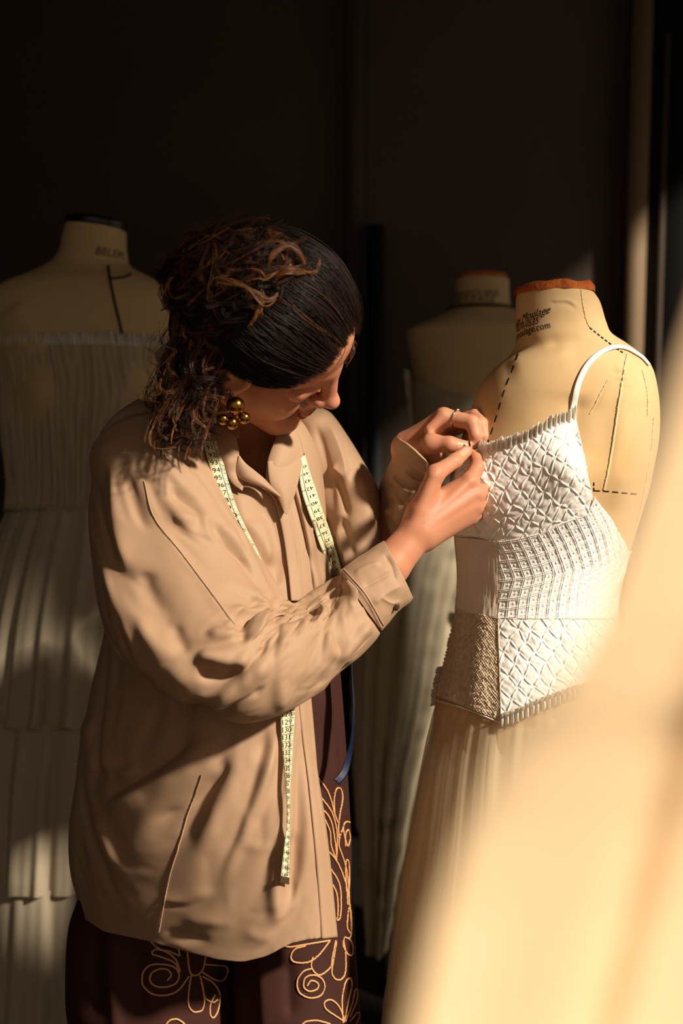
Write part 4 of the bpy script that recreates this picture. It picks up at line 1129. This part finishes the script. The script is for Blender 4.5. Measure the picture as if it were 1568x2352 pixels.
# left sleeve (far side)
G = ladder([(655, 950, 735, 935, 2.02, .02), (668, 985, 765, 952, 2.02, .06), (690, 1035, 802, 1002, 2.02, .075), (705, 1090, 838, 1062, 2.02, .085), (722, 1150, 870, 1125, 2.02, .09), (742, 1220, 876, 1205, 2.02, .092), (765, 1310, 878, 1300, 2.02, .09), (790, 1390, 890, 1380, 2.02, .08)], 260, 320, 2.1)
sculpt(G, [('r', 7, 18, [(705, 980), (722, 1050), (736, 1130), (752, 1220)]), ('v', 7, 16, [(722, 960), (742, 1040), (752, 1100), (766, 1200)]), ('r', 8, 14, [(748, 965), (780, 1040), (800, 1120)]), ('r', 6, 14, [(755, 1068), (772, 1082), (790, 1104)]), ('v', 9, 14, [(760, 1090), (780, 1130), (800, 1200)]), ('r', 9, 24, [(820, 1080), (836, 1160), (840, 1250)]),
           ('v', 7, 14, [(780, 1180), (800, 1250), (820, 1300)]), ('r', 7, 12, [(770, 1200), (790, 1270), (800, 1320)])])
rumple(G, 10, .003)
smooth_grid(G, 8)
mesh('sleeve', G.p, G.faces(), 'cotton', shirt, thick=.0014, offset=-1)
LSB = G.bvh()
G = ladder([(868, 1150, 915, 1290, 2.03, .07), (872, 1110, 950, 1225, 2.0, .07), (888, 1068, 985, 1160, 1.975, .064), (900, 1044, 1004, 1118, 1.95, .056), (903, 1030, 1002, 1102, 1.938, .054)], 200, 200, 2.1)
sculpt(G, [('r', 8, 12, [(900, 1090), (930, 1120), (960, 1135)]), ('v', 8, 10, [(885, 1110), (915, 1150), (945, 1165)]), ('r', 8, 14, [(880, 1160), (905, 1190), (930, 1210)]), ('r', 6, 9, [(925, 1075), (955, 1100), (985, 1110)]), ('v', 6, 9, [(890, 1140), (900, 1190), (905, 1230)])])
rumple(G, 18, .004)
mesh('lower_sleeve', G.p, G.faces(), 'cotton', shirt, thick=.0014, offset=-1)
cuff_loft([(898, 1046, 1006, 1118, 1.945, .056), (901, 1028, 1004, 1100, 1.932, .056), (905, 1016, 1000, 1089, 1.924, .055), (910, 1006, 996, 1082, 1.918, .054)], thick=.003)

# strips laid on the shirt: placket, collar, lapels
def strip_on(name, bvhs, L, R, lift, nu=14, nv=120, thick=.0022, material='cotton', parent=None, puff=0, bulge=None, curve=True):
    Lp = catmull(L, nv) if curve else poly(L, nv); Rp = catmull(R, nv) if curve else poly(R, nv)
    u = np.linspace(0, 1, nu)
    q = Lp[:, None] * (1 - u)[None, :, None] + Rp[:, None] * u[None, :, None]
    dep = np.full((nv, nu), np.nan)
    for i in range(nv):
        for j in range(nu):
            for b in bvhs:
                h = ray(b, *q[i, j])
                if h[0] is not None:
                    d = (np.array(h[0]) - CAMP) @ FWD
                    dep[i, j] = d if np.isnan(dep[i, j]) else min(dep[i, j], d)
    ok = ~np.isnan(dep)
    fl = np.where(ok.ravel())[0]
    bad = np.where(~ok.ravel())[0]
    ii = np.stack(np.unravel_index(fl, dep.shape), -1)
    for b_ in bad:
        r_ = np.array(np.unravel_index(b_, dep.shape))
        dep[tuple(r_)] = dep.ravel()[fl[((ii - r_) ** 2 * np.array([1, 3])).sum(1).argmin()]]
    for _ in range(12):
        d2 = np.pad(dep, 1, 'edge')
        dep = (dep * 2 + d2[:-2, 1:-1] + d2[2:, 1:-1] + d2[1:-1, :-2] + d2[1:-1, 2:]) / 6
    uu = u[None] * np.ones((nv, 1)); vv = np.linspace(0, 1, nv)[:, None] * np.ones((1, nu))
    dep = dep - lift - puff * np.sin(np.pi * uu) * np.sin(np.pi * np.clip(vv, 0, 1))
    if bulge is not None: dep = dep - bulge(uu, vv)
    G = Grid(P(q[..., 0], q[..., 1], dep), closed=False)
    return mesh(name, G.p, G.faces(), material, parent, thick=thick, offset=0), G
SBs = [SB]
strip_on('placket', SBs, [(684, 1600), (695, 1700), (708, 1800), (722, 1940), (731, 2050), (738, 2156)], [(713, 1598), (722, 1700), (731, 1800), (752, 1940), (764, 2050), (774, 2152)], .004, nu=8, parent=shirt)
strip_on('placket', SBs, [(560, 1095), (600, 1120), (630, 1150), (648, 1220), (660, 1300), (668, 1380)], [(556, 1078), (606, 1106), (650, 1140), (668, 1190), (682, 1290), (692, 1380)], .006, nu=10, parent=shirt)
# the open left front with its facing
o, _ = strip_on('front_panel', [SB, LSB], [(628, 1040), (632, 1110), (655, 1180), (672, 1260), (684, 1380)], [(700, 1040), (712, 1110), (735, 1200), (760, 1290), (790, 1400)], -.002, nu=40, nv=160, parent=shirt, bulge=lambda u, v: .010 * np.sin(u * 13 + v * 1.5) * sstep(0, .25, u))
# collar: right fall beside the tape, left fall and lapel
strip_on('collar', SBs, [(478, 975), (486, 1010), (505, 1060), (530, 1105), (556, 1128)], [(520, 985), (540, 1008), (548, 1040), (546, 1080), (560, 1112)], .016, nu=24, nv=60, parent=shirt, puff=.008)
strip_on('lapel', SBs, [(549, 1046), (543, 1078), (548, 1094), (556, 1102), (600, 1118), (640, 1140), (652, 1150)], [(551, 1050), (565, 1066), (580, 1078), (592, 1088), (606, 1100), (632, 1128), (648, 1142)], .020, nu=20, nv=70, parent=shirt, puff=.004)
strip_on('collar', [SB, LSB], [(648, 978), (628, 1020), (614, 1060), (612, 1108), (622, 1120)], [(674, 975), (688, 1010), (696, 1040), (694, 1060), (690, 1072)], .014, nu=24, nv=60, parent=shirt, puff=.010)
strip_on('lapel', [SB, LSB], [(614, 1060), (616, 1092), (622, 1116), (640, 1146), (654, 1180)], [(690, 1050), (692, 1068), (686, 1098), (676, 1136), (658, 1180)], .018, nu=24, nv=60, parent=shirt, puff=.006)

# ------------------------------------------------------------------ hair
def strands(guides, n, spread, r, rg, taper=.35, sides=3):
    """guides: list of (m,3) paths; every guide carries n hairs that keep to its curl"""
    acc = Acc()
    a = np.linspace(0, 2 * np.pi, sides, endpoint=False)
    for g in guides:
        g = np.asarray(g); m = len(g)
        T = np.gradient(g, axis=0); T /= np.linalg.norm(T, axis=1, keepdims=True) + 1e-9
        ref = np.cross(T, [.3, .5, .8]); ref /= np.linalg.norm(ref, axis=1, keepdims=True) + 1e-9
        bi = np.cross(T, ref)
        s = np.linspace(0, 1, m)
        k = n if np.isscalar(n) else n[0]
        off = rg.normal(0, 1, (k, 2)) * spread
        env = ((.35 + .8 * np.sin(np.pi * np.clip(s * .95, 0, 1))) * (1 - .6 * s ** 3))[None, :, None]
        wob = np.stack([np.sin(s[None] * rg.uniform(3, 9, (k, 1)) + rg.uniform(0, 6, (k, 1))), np.cos(s[None] * rg.uniform(3, 9, (k, 1)) + rg.uniform(0, 6, (k, 1)))], -1) * spread * .5
        o = off[:, None] * env + wob
        path = g[None] + o[..., :1] * ref[None] + o[..., 1:] * bi[None]
        rad = r * (1 - (1 - taper) * s ** 2) * (.35 + .65 * np.minimum(1, s * 9))
        ring = np.cos(a)[:, None, None] * ref[None] + np.sin(a)[:, None, None] * bi[None]
        V = path[:, :, None] + rad[None, :, None, None] * ring.transpose(1, 0, 2)[None]
        i, j = np.meshgrid(np.arange(m - 1), np.arange(sides), indexing='ij')
        Fq = np.stack([i * sides + j, i * sides + (j + 1) % sides, (i + 1) * sides + (j + 1) % sides, (i + 1) * sides + j], -1).reshape(-1, 4)
        Fall = (Fq[None] + (np.arange(k) * m * sides)[:, None, None]).reshape(-1, 4)
        acc.add(V.reshape(-1, 3), Fall)
    return acc.get()
hr = np.random.default_rng(21)
EC = np.array([.006, 0, .028]); ERAD = np.array([.087, .075, .072])
HLZ = ([0, 14, 28, 42, 55, 66, 74, 82, 92, 104, 118, 145, 180], [.070, .064, .046, .022, -.006, -.034, -.054, -.040, -.015, -.020, -.040, -.050, -.044])
def hairline_z(phi): return np.interp(np.degrees(np.abs(phi)), *HLZ)
def ell_pt(d, off): return EC + d * (1 / np.linalg.norm(d / ERAD, axis=-1, keepdims=True)) + d * off
# the cap under the strands
th = np.linspace(.01, 2.6, 110); ph = np.linspace(-np.pi, np.pi, 180)
d = np.stack([np.sin(th)[:, None] * np.cos(ph), np.sin(th)[:, None] * np.sin(ph), np.cos(th)[:, None] * np.ones(180)], -1)
pc = ell_pt(d, .0045)
lift = sstep(0, .02, pc[..., 2] - hairline_z(ph)[None])
pc = ell_pt(d, (.0005 + .0055 * lift)[..., None])
cg = Grid(head2world(pc), closed=False)
cg.p = cg.p
kp = pc[..., 2] > hairline_z(ph)[None] - .001
hair = mesh('hair', cg.p, cg.faces(kp), 'hair_dark', person)
hair['label'] = 'dark curly hair gathered up with golden brown curl ends'
tie = np.array([-.085, -.012, .040]); tie_d = (tie - EC) / np.linalg.norm(tie - EC)
def slerp(a, b, s):
    om = np.arccos(np.clip(a @ b, -1, 1)); so_ = np.sin(om) + 1e-9
    return (np.sin((1 - s) * om) / so_)[:, None] * a + (np.sin(s * om) / so_)[:, None] * b
gd, gb = [], []
for k in range(380):
    phi = hr.uniform(-np.pi, np.pi) if k % 3 else hr.uniform(-2.2, .3)
    z = hairline_z(phi)
    # direction of the hairline point at this azimuth
    zz = (z - EC[2]) / ERAD[2]
    rr = math.sqrt(max(0, 1 - zz * zz))
    p0 = np.array([math.cos(phi) * rr * ERAD[0], math.sin(phi) * rr * ERAD[1], zz * ERAD[2]])
    d0 = p0 / np.linalg.norm(p0)
    s = np.linspace(0, 1, 26)
    st = hr.uniform(-.02, .25) * (k % 2) + hr.uniform(-.025, .02)
    dd = slerp(d0, tie_d, st + (1 - st) * s)
    wv = .030 * np.sin(s * hr.uniform(7, 15) + hr.uniform(0, 6)) * np.sin(np.pi * s)
    side = np.cross(dd, tie_d); side /= np.linalg.norm(side, axis=1, keepdims=True) + 1e-9
    dd = dd + side * wv[:, None] + side * (.06 * math.sin(k)) * np.sin(np.pi * s)[:, None]
    dd /= np.linalg.norm(dd, axis=1, keepdims=True)
    off = .0025 + .006 * np.sin(np.pi * np.clip(s + .1, 0, 1)) ** .7 + .012 * s ** 3 + hr.uniform(0, .003)
    (gb if (hr.random() < .10 and phi < 0) else gd).append(head2world(ell_pt(dd, off[:, None])))
V, Q = strands(gd, 18, .0034, .00034, hr)
mesh('swept_strands', V, Q, 'hair_dark', hair)
V, Q = strands(gb, 8, .0020, .00038, hr)
mesh('brown_strands', V, Q, 'hair_brown', hair)
# the gathered bun: curls that wind round an ellipsoid
bc = P(545, 648, 1.672); ax = np.stack([np.array([1., 0, 0]), FWD, UPV])
brad = np.array([.078, .054, .056])
def curl_noise(m, rad, turns):
    s = np.linspace(0, 1, m); a = 2 * np.pi * turns * s + hr.uniform(0, 6)
    return rad * np.stack([np.cos(a), np.sin(a) * hr.uniform(.4, 1), np.sin(a + 1)], -1)
V, Q = ball((0, 0, 0), 1, 30, 20)
mesh('bun_core', bc + (V * brad * .86 * (1 + .12 * vnoise(V * 2.2))[:, None]) @ ax, Q, 'hair_dark', hair)
g1, g2, g3 = [], [], []
for k in range(620):
    a0 = hr.normal(0, 1, 3); a0 /= np.linalg.norm(a0)
    if a0[1] > .3: a0[1] *= -1
    axis = hr.normal(0, 1, 3); axis /= np.linalg.norm(axis)
    axis -= a0 * (axis @ a0); axis /= np.linalg.norm(axis)
    m = 36; s = np.linspace(0, 1, m)
    ang = s * hr.uniform(1.0, 2.6)
    dirs = np.cos(ang)[:, None] * a0 + np.sin(ang)[:, None] * np.cross(axis, a0)
    rr = hr.uniform(.75, .98) + hr.uniform(.08, .36) * s
    p = dirs * rr[:, None] * brad + curl_noise(m, hr.uniform(.003, .010), hr.uniform(1.0, 2.4))
    w = bc + p @ ax
    q = hr.random() + (.35 if p[:, 2].mean() > .0 else -.1)  # upper bun curls lean lighter: the lit top is put into their colour
    (g3 if q > 1.16 else g2 if q > .62 else g1).append(w)
# a few loose locks over the crown, as the photograph shows them
def lock(pts, jit=.0015, rad=.004, turns=1.2, m=36):
    q = catmull(np.array(pts, float), m)
    return P(q[:, 0], q[:, 1], q[:, 2]) + curl_noise(m, rad, turns) * np.linspace(.2, 1, m)[:, None] + hr.normal(0, jit, 3)
for k in range(5): g3.append(lock([(610, 640, 1.63), (622, 590, 1.62), (655, 566, 1.63), (690, 590, 1.635), (700, 612, 1.64)], rad=.002))
for k in range(5): g3.append(lock([(620, 650, 1.63), (655, 622, 1.62), (690, 622, 1.63), (722, 622, 1.65), (732, 600, 1.655)], rad=.002))
for k in range(4): g3.append(lock([(600, 650, 1.625), (598, 700, 1.62), (590, 725, 1.62), (575, 745, 1.625)], rad=.003))
for k in range(4): g3.append(lock([(500, 640, 1.61), (560, 655, 1.605), (610, 690, 1.61), (632, 680, 1.615)], rad=.003))
for k in range(5): g2.append(lock([(420, 560, 1.66), (440, 530, 1.655), (470, 545, 1.65), (490, 580, 1.645)], rad=.004))
for k in range(4): g2.append(lock([(520, 560, 1.63), (545, 535, 1.63), (575, 560, 1.63), (580, 600, 1.63)], rad=.004))
# the curls hanging down the back of the neck
XL_ = lambda y: np.interp(y, [700, 760, 830, 900, 1000, 1050], [392, 398, 378, 356, 352, 385])
XR_ = lambda y: np.interp(y, [700, 760, 850, 920, 1000, 1050], [500, 512, 522, 516, 500, 480])
for k in range(260):
    y0, y1 = hr.uniform(690, 790), hr.uniform(860, 1045)
    f0, f1 = hr.random(), hr.random()
    if k % 4 == 0: y0 = hr.uniform(780, 900)
    ys = np.linspace(y0, y1, 40)
    f = f0 + (f1 - f0) * np.linspace(0, 1, 40)
    wz = hr.uniform(1.665, 1.79)
    base = P(XL_(ys) * (1 - f) + XR_(ys) * f, ys, wz + .01 * np.sin(np.linspace(0, 3, 40)))
    w = base + curl_noise(40, hr.uniform(.005, .015), hr.uniform(1.3, 2.8) * (y1 - y0) / 250) * sstep(0, .25, np.linspace(0, 1, 40))[:, None]
    q = hr.random() + (y1 - 900) / 500
    (g3 if q > 1.12 else g2 if q > .55 else g1).append(w)
V, Q = ball((0, 0, 0), 1, 24, 18)
for (x, y, w_, rx, ry) in ((450, 750, 1.73, .034, .045), (440, 860, 1.745, .036, .05), (432, 950, 1.75, .034, .036)):
    mesh('curl_core', P(x, y, w_) + (V * np.array([rx, .03, ry]) * (1 + .2 * vnoise(V * 2 + x))[:, None]) @ ax, Q, 'hair_dark', hair)
V, Q = strands(g1, 10, .0019, .00036, hr); mesh('dark_curls', V, Q, 'hair_dark', hair)
V, Q = strands(g2, 9, .0015, .00033, hr); mesh('brown_curls', V, Q, 'hair_brown', hair)
V, Q = strands(g3, 8, .0012, .00031, hr); mesh('golden_curls', V, Q, 'hair_gold', hair)
fly = []
for k in range(90):
    a_ = hr.uniform(1.6, 5.0); c_ = np.array([548, 640]) if k % 2 else np.array([425, 880])
    R_ = np.array([165, 118]) if k % 2 else np.array([75, 150])
    p0 = c_ + R_ * .85 * np.array([math.cos(a_), math.sin(a_)])
    p2 = c_ + R_ * hr.uniform(1.0, 1.28) * np.array([math.cos(a_ + .35), math.sin(a_ + .35)])
    p1 = (p0 + p2) / 2 + hr.normal(0, 16, 2)
    w_ = hr.uniform(1.64, 1.74)
    fly.append(lock([(*p0, w_), (*p1, w_), (*p2, w_)], rad=.003, turns=hr.uniform(.5, 1.5)))
for pts in ([(395, 745, 1.72), (372, 775, 1.72), (366, 830, 1.72), (368, 860, 1.72), (350, 885, 1.72), (325, 890, 1.72)], [(400, 780, 1.72), (362, 815, 1.72), (382, 835, 1.72), (400, 832, 1.72)], [(396, 690, 1.72), (372, 700, 1.72), (362, 680, 1.72)]):
    for k in range(3): fly.append(lock(pts, rad=.001))
for k in range(5):
    x = hr.uniform(0, 1)
    fly.append(lock([(806 + 6 * x, 800 - 20 * x, 1.692), (796 + 8 * hr.random(), 820, 1.69), (775 + 16 * hr.random(), 832 + 14 * hr.random(), 1.692)], rad=.002, turns=1.5))
V, Q = strands(fly, 2, .0012, .00028, hr); mesh('flyaway_hairs', V, Q, 'hair_brown', hair)['kind'] = 'stuff'
# brows and lashes
bl = []
for k in range(70):
    f = hr.random(); s_ = -1 if k % 2 else 1
    p = np.array([.0925 - .022 * f, s_ * (.012 + .036 * f), .0105 + .004 * math.sin(f * 3) + hr.normal(0, .0012)])
    d_ = np.array([-.002, s_ * .006, .0018])
    bl.append(head2world(np.array([p, p + d_ * .5 + np.array([.001, 0, 0]), p + d_])))
for k in range(44):
    f = hr.random(); s_ = -1 if k % 2 else 1
    p = np.array([.0905 - .004 * f, s_ * (.024 + .021 * f), -.0215])
    bl.append(head2world(np.array([p, p + np.array([.004, s_ * .001, -.0035]), p + np.array([.0075, s_ * .003 * f, -.003])])))
V, Q = strands(bl, 1, .0001, .0003, hr); mesh('brows_and_lashes', V, Q, 'black_ink', hair)['kind'] = 'stuff'

# ------------------------------------------------------------------ things worn and held
lobe = head2world(np.array([.022, -.080, -.056]))
er = empty('earring', lobe)
tag(er, 'earring of clustered brass balls hanging below the dark hair', 'earring')
for (x, y, w_, r_) in ((541, 932, 1.695, .0112), (561, 960, 1.70, .0074), (533, 972, 1.70, .0078), (512, 963, 1.70, .0070), (549, 948, 1.715, .0070)):
    mesh('brass_ball', *ball(P(x, y, w_), r_, 28, 18), 'brass', er)
t = tube(np.array([P(527, 905, 1.705), P(532, 915, 1.70), P(541, 928, 1.70), P(546, 950, 1.702), P(534, 968, 1.70)]), .0008, 6)
mesh('earring_wire', *t, 'brass', er)
for (x, y) in ((525, 899), (531, 903)):
    o = mesh('ear_stud', *ball(P(x, y, 1.70), .0013, 12, 8), 'silver')
    tag(o, 'tiny silver stud higher in the ear above the brass earring' if y == 899 else 'tiny silver stud nearest the brass ball in the ear', 'stud', 'tiny silver ear studs')
a3, b3 = P(1020, 957, 1.890), P(1083, 971, 1.870)
axv = (b3 - a3) / np.linalg.norm(b3 - a3); cc = a3 + (b3 - a3) * .42
u_ = np.cross(axv, FWD); u_ /= np.linalg.norm(u_); v_ = np.cross(axv, u_)
an = np.linspace(0, 2 * np.pi, 41)
rp = cc + .0118 * (np.cos(an)[:, None] * u_ + np.sin(an)[:, None] * v_)
rgm = empty('finger_ring', cc)
tag(rgm, 'thin silver ring on the far index finger', 'ring')
mesh('band', *tube(rp, .0010, 8), 'silver', rgm)
topd = UPV - axv * (UPV @ axv); topd /= np.linalg.norm(topd)
for k in (-1, 0, 1):
    mesh('bead', *ball(cc + topd * .0125 + np.cross(axv, topd) * (.0026 * k), .0016, 12, 8), 'silver', rgm)
o = mesh('sewing_pin', *tube(np.array([P(1077, 1012, 1.850), P(1078, 1024, 1.849), P(1079, 1040, 1.852)]), [.0010, .0016, .0006], 8), 'black_ink')
tag(o, 'small dark pin held between the two thumbs at the neckline', 'pin')

# the tape measure round the neck
tape = empty('tape_measure', P(560, 1000, 1.9))
tag(tape, 'yellowed tape measure with black numbers hanging round the neck', 'tape measure')
def sampler(G):
    N = G.normals(); nv, nu = G.p.shape[:2]
    def f(u, v):
        x = np.clip(u, 0, 1) * (nu - 1); y = np.clip(v, 0, 1) * (nv - 1)
        j = min(int(x), nu - 2); i = min(int(y), nv - 2); a_, b_ = x - j, y - i
        p = G.p[i, j] * (1 - a_) * (1 - b_) + G.p[i, j + 1] * a_ * (1 - b_) + G.p[i + 1, j] * (1 - a_) * b_ + G.p[i + 1, j + 1] * a_ * b_
        return p + N[i, j] * .0007
    return f
NUMS = {}
def tape_print(G, n0, y0, step, flip, parent, small0=35):
    """numbers every centimetre; y0 = pixel row of the first number on the centre line"""
    f = sampler(G)
    cpx = PX(G.p[:, G.p.shape[1] // 2])
    L3 = np.linalg.norm(np.diff(G.p[:, G.p.shape[1] // 2], axis=0), axis=1).sum()
    wid = np.linalg.norm(G.p[0, 0] - G.p[0, -1])
    V, Fc = [], []
    vs = np.linspace(0, 1, len(cpx))
    def add(quad):
        b_ = len(V); V.extend(f(*q) for q in quad); Fc.append(tuple(range(b_, b_ + len(quad))))
    n = n0; y = y0
    while True:
        if y > cpx[:, 1].max() - 4: break
        v0 = np.interp(y, cpx[:, 1], vs); dv = step / (cpx[-1, 1] - cpx[0, 1])
        key = (str(n))
        if key not in NUMS: NUMS[key] = text2d(key, .0088)
        T, TF = NUMS[key]
        b_ = len(V)
        for x_, y_ in T:
            if flip: V.append(f(.60 - x_ / .0165, v0 + y_ / L3))
            else: V.append(f(.40 + x_ / .0165, v0 - y_ / L3))
        Fc.extend(tuple(k + b_ for k in t_) for t_ in TF)
        hw = .00022 / L3
        vl = v0 + dv * .5
        add([(.02, vl - hw), (.98, vl - hw), (.98, vl + hw), (.02, vl + hw)])
        e0, e1 = (.70, .73) if not flip else (.27, .30)
        add([(e0, v0 - dv * .5), (e1, v0 - dv * .5), (e1, v0 + dv * .5), (e0, v0 + dv * .5)])
        for k in (.0, .25, .75):
            q0, q1 = (.73, .98) if not flip else (.02, .27)
            add([(q0, v0 + dv * (k - .5) - hw * .7), (q1, v0 + dv * (k - .5) - hw * .7), (q1, v0 + dv * (k - .5) + hw * .7), (q0, v0 + dv * (k - .5) + hw * .7)])
        if n % 2 == 0:
            key = 's' + str(small0 + n // 5)
            if key not in NUMS: NUMS[key] = text2d(key[1:], .0044)
            T, TF = NUMS[key]; b_ = len(V)
            for x_, y_ in T:
                V.append(f((.86 if not flip else .14) + (1 if not flip else -1) * x_ / .0165, v0 + (-1 if not flip else 1) * y_ / L3))
            Fc.extend(tuple(k + b_ for k in t_) for t_ in TF)
        n += -1 if flip else 1; y += step
    mesh('printed_scale', np.array(V), Fc, 'black_ink', parent, smooth=False)
AllB = [SB, LSB]
o, g = strip_on('tape', AllB, [(464, 1000), (473, 1043), (492, 1111), (510, 1169), (538, 1224), (572, 1290), (604, 1345)], [(491, 998), (510, 1053), (525, 1108), (544, 1167), (566, 1215), (594, 1272), (624, 1345)], .020, nu=9, nv=90, thick=.0006, material='tape_white', parent=tape, puff=.002)
tape_print(g, 90, 1011, 17.3, False, tape)
o, g = strip_on('tape', AllB, [(690, 1052), (688, 1101), (697, 1145), (714, 1193), (731, 1242), (748, 1288), (763, 1345)], [(700, 1045), (712, 1087), (724, 1121), (740, 1171), (755, 1213), (772, 1266), (790, 1330)], .020, nu=9, nv=90, thick=.0006, material='tape_white', parent=tape, puff=.002)
tape_print(g, 45, 1072, 17.0, True, tape)
o, g = strip_on('tape', [SB], [(643, 1600), (644, 1640), (646, 1700), (650, 1749), (656, 1814), (659, 1879), (652, 1948), (643, 2026)], [(676, 1596), (677, 1640), (673, 1700), (670, 1749), (666, 1814), (665, 1879), (665, 1948), (663, 2031)], .010, nu=9, nv=120, thick=.0006, material='tape_white', parent=tape, puff=.001)
tape_print(g, 126, 1606, 17.6, False, tape)
tipg = sampler(g)
V = np.array([tipg(0, .965), tipg(1, .965), tipg(1, 1), tipg(0, 1)]); V2 = V - FWD * .0016
mesh('tape_end', np.vstack([V, V2]), [(0, 1, 2, 3), (4, 7, 6, 5), (0, 4, 5, 1), (1, 5, 6, 2), (2, 6, 7, 3), (3, 7, 4, 0)], 'button_horn', tape, smooth=False)
Lq = catmull(np.array([(805, 1480, 1.845), (808, 1560, 1.845), (810, 1620, 1.845), (806, 1690, 1.848), (795, 1735, 1.85), (783, 1770, 1.845), (766, 1791, 1.835)]), 80)
Rq = catmull(np.array([(807, 1480, 1.862), (810, 1560, 1.862), (814, 1620, 1.860), (813, 1690, 1.858), (808, 1735, 1.856), (798, 1778, 1.848), (779, 1803, 1.838)]), 80)
uu = np.linspace(0, 1, 6)
g = Grid(np.array([P(Lq[:, 0], Lq[:, 1], Lq[:, 2]) * (1 - k) + P(Rq[:, 0], Rq[:, 1], Rq[:, 2]) * k for k in uu]).transpose(1, 0, 2), closed=False)
mesh('tape_back', g.p, g.faces(), 'tape_blue', tape, thick=.0006)['label'] = 'blue reverse side of the tape'
lp = catmull(np.array([P(478, 1000, 1.80), P(486, 950, 1.92), P(540, 925, 2.03), P(630, 945, 2.04), P(680, 1000, 1.98), P(695, 1050, 1.885)]), 50)
g = Grid(np.stack([lp + UPV * .008, lp - UPV * .008], 1), closed=False)
mesh('tape', g.p, g.faces(), 'tape_white', tape, thick=.0006)
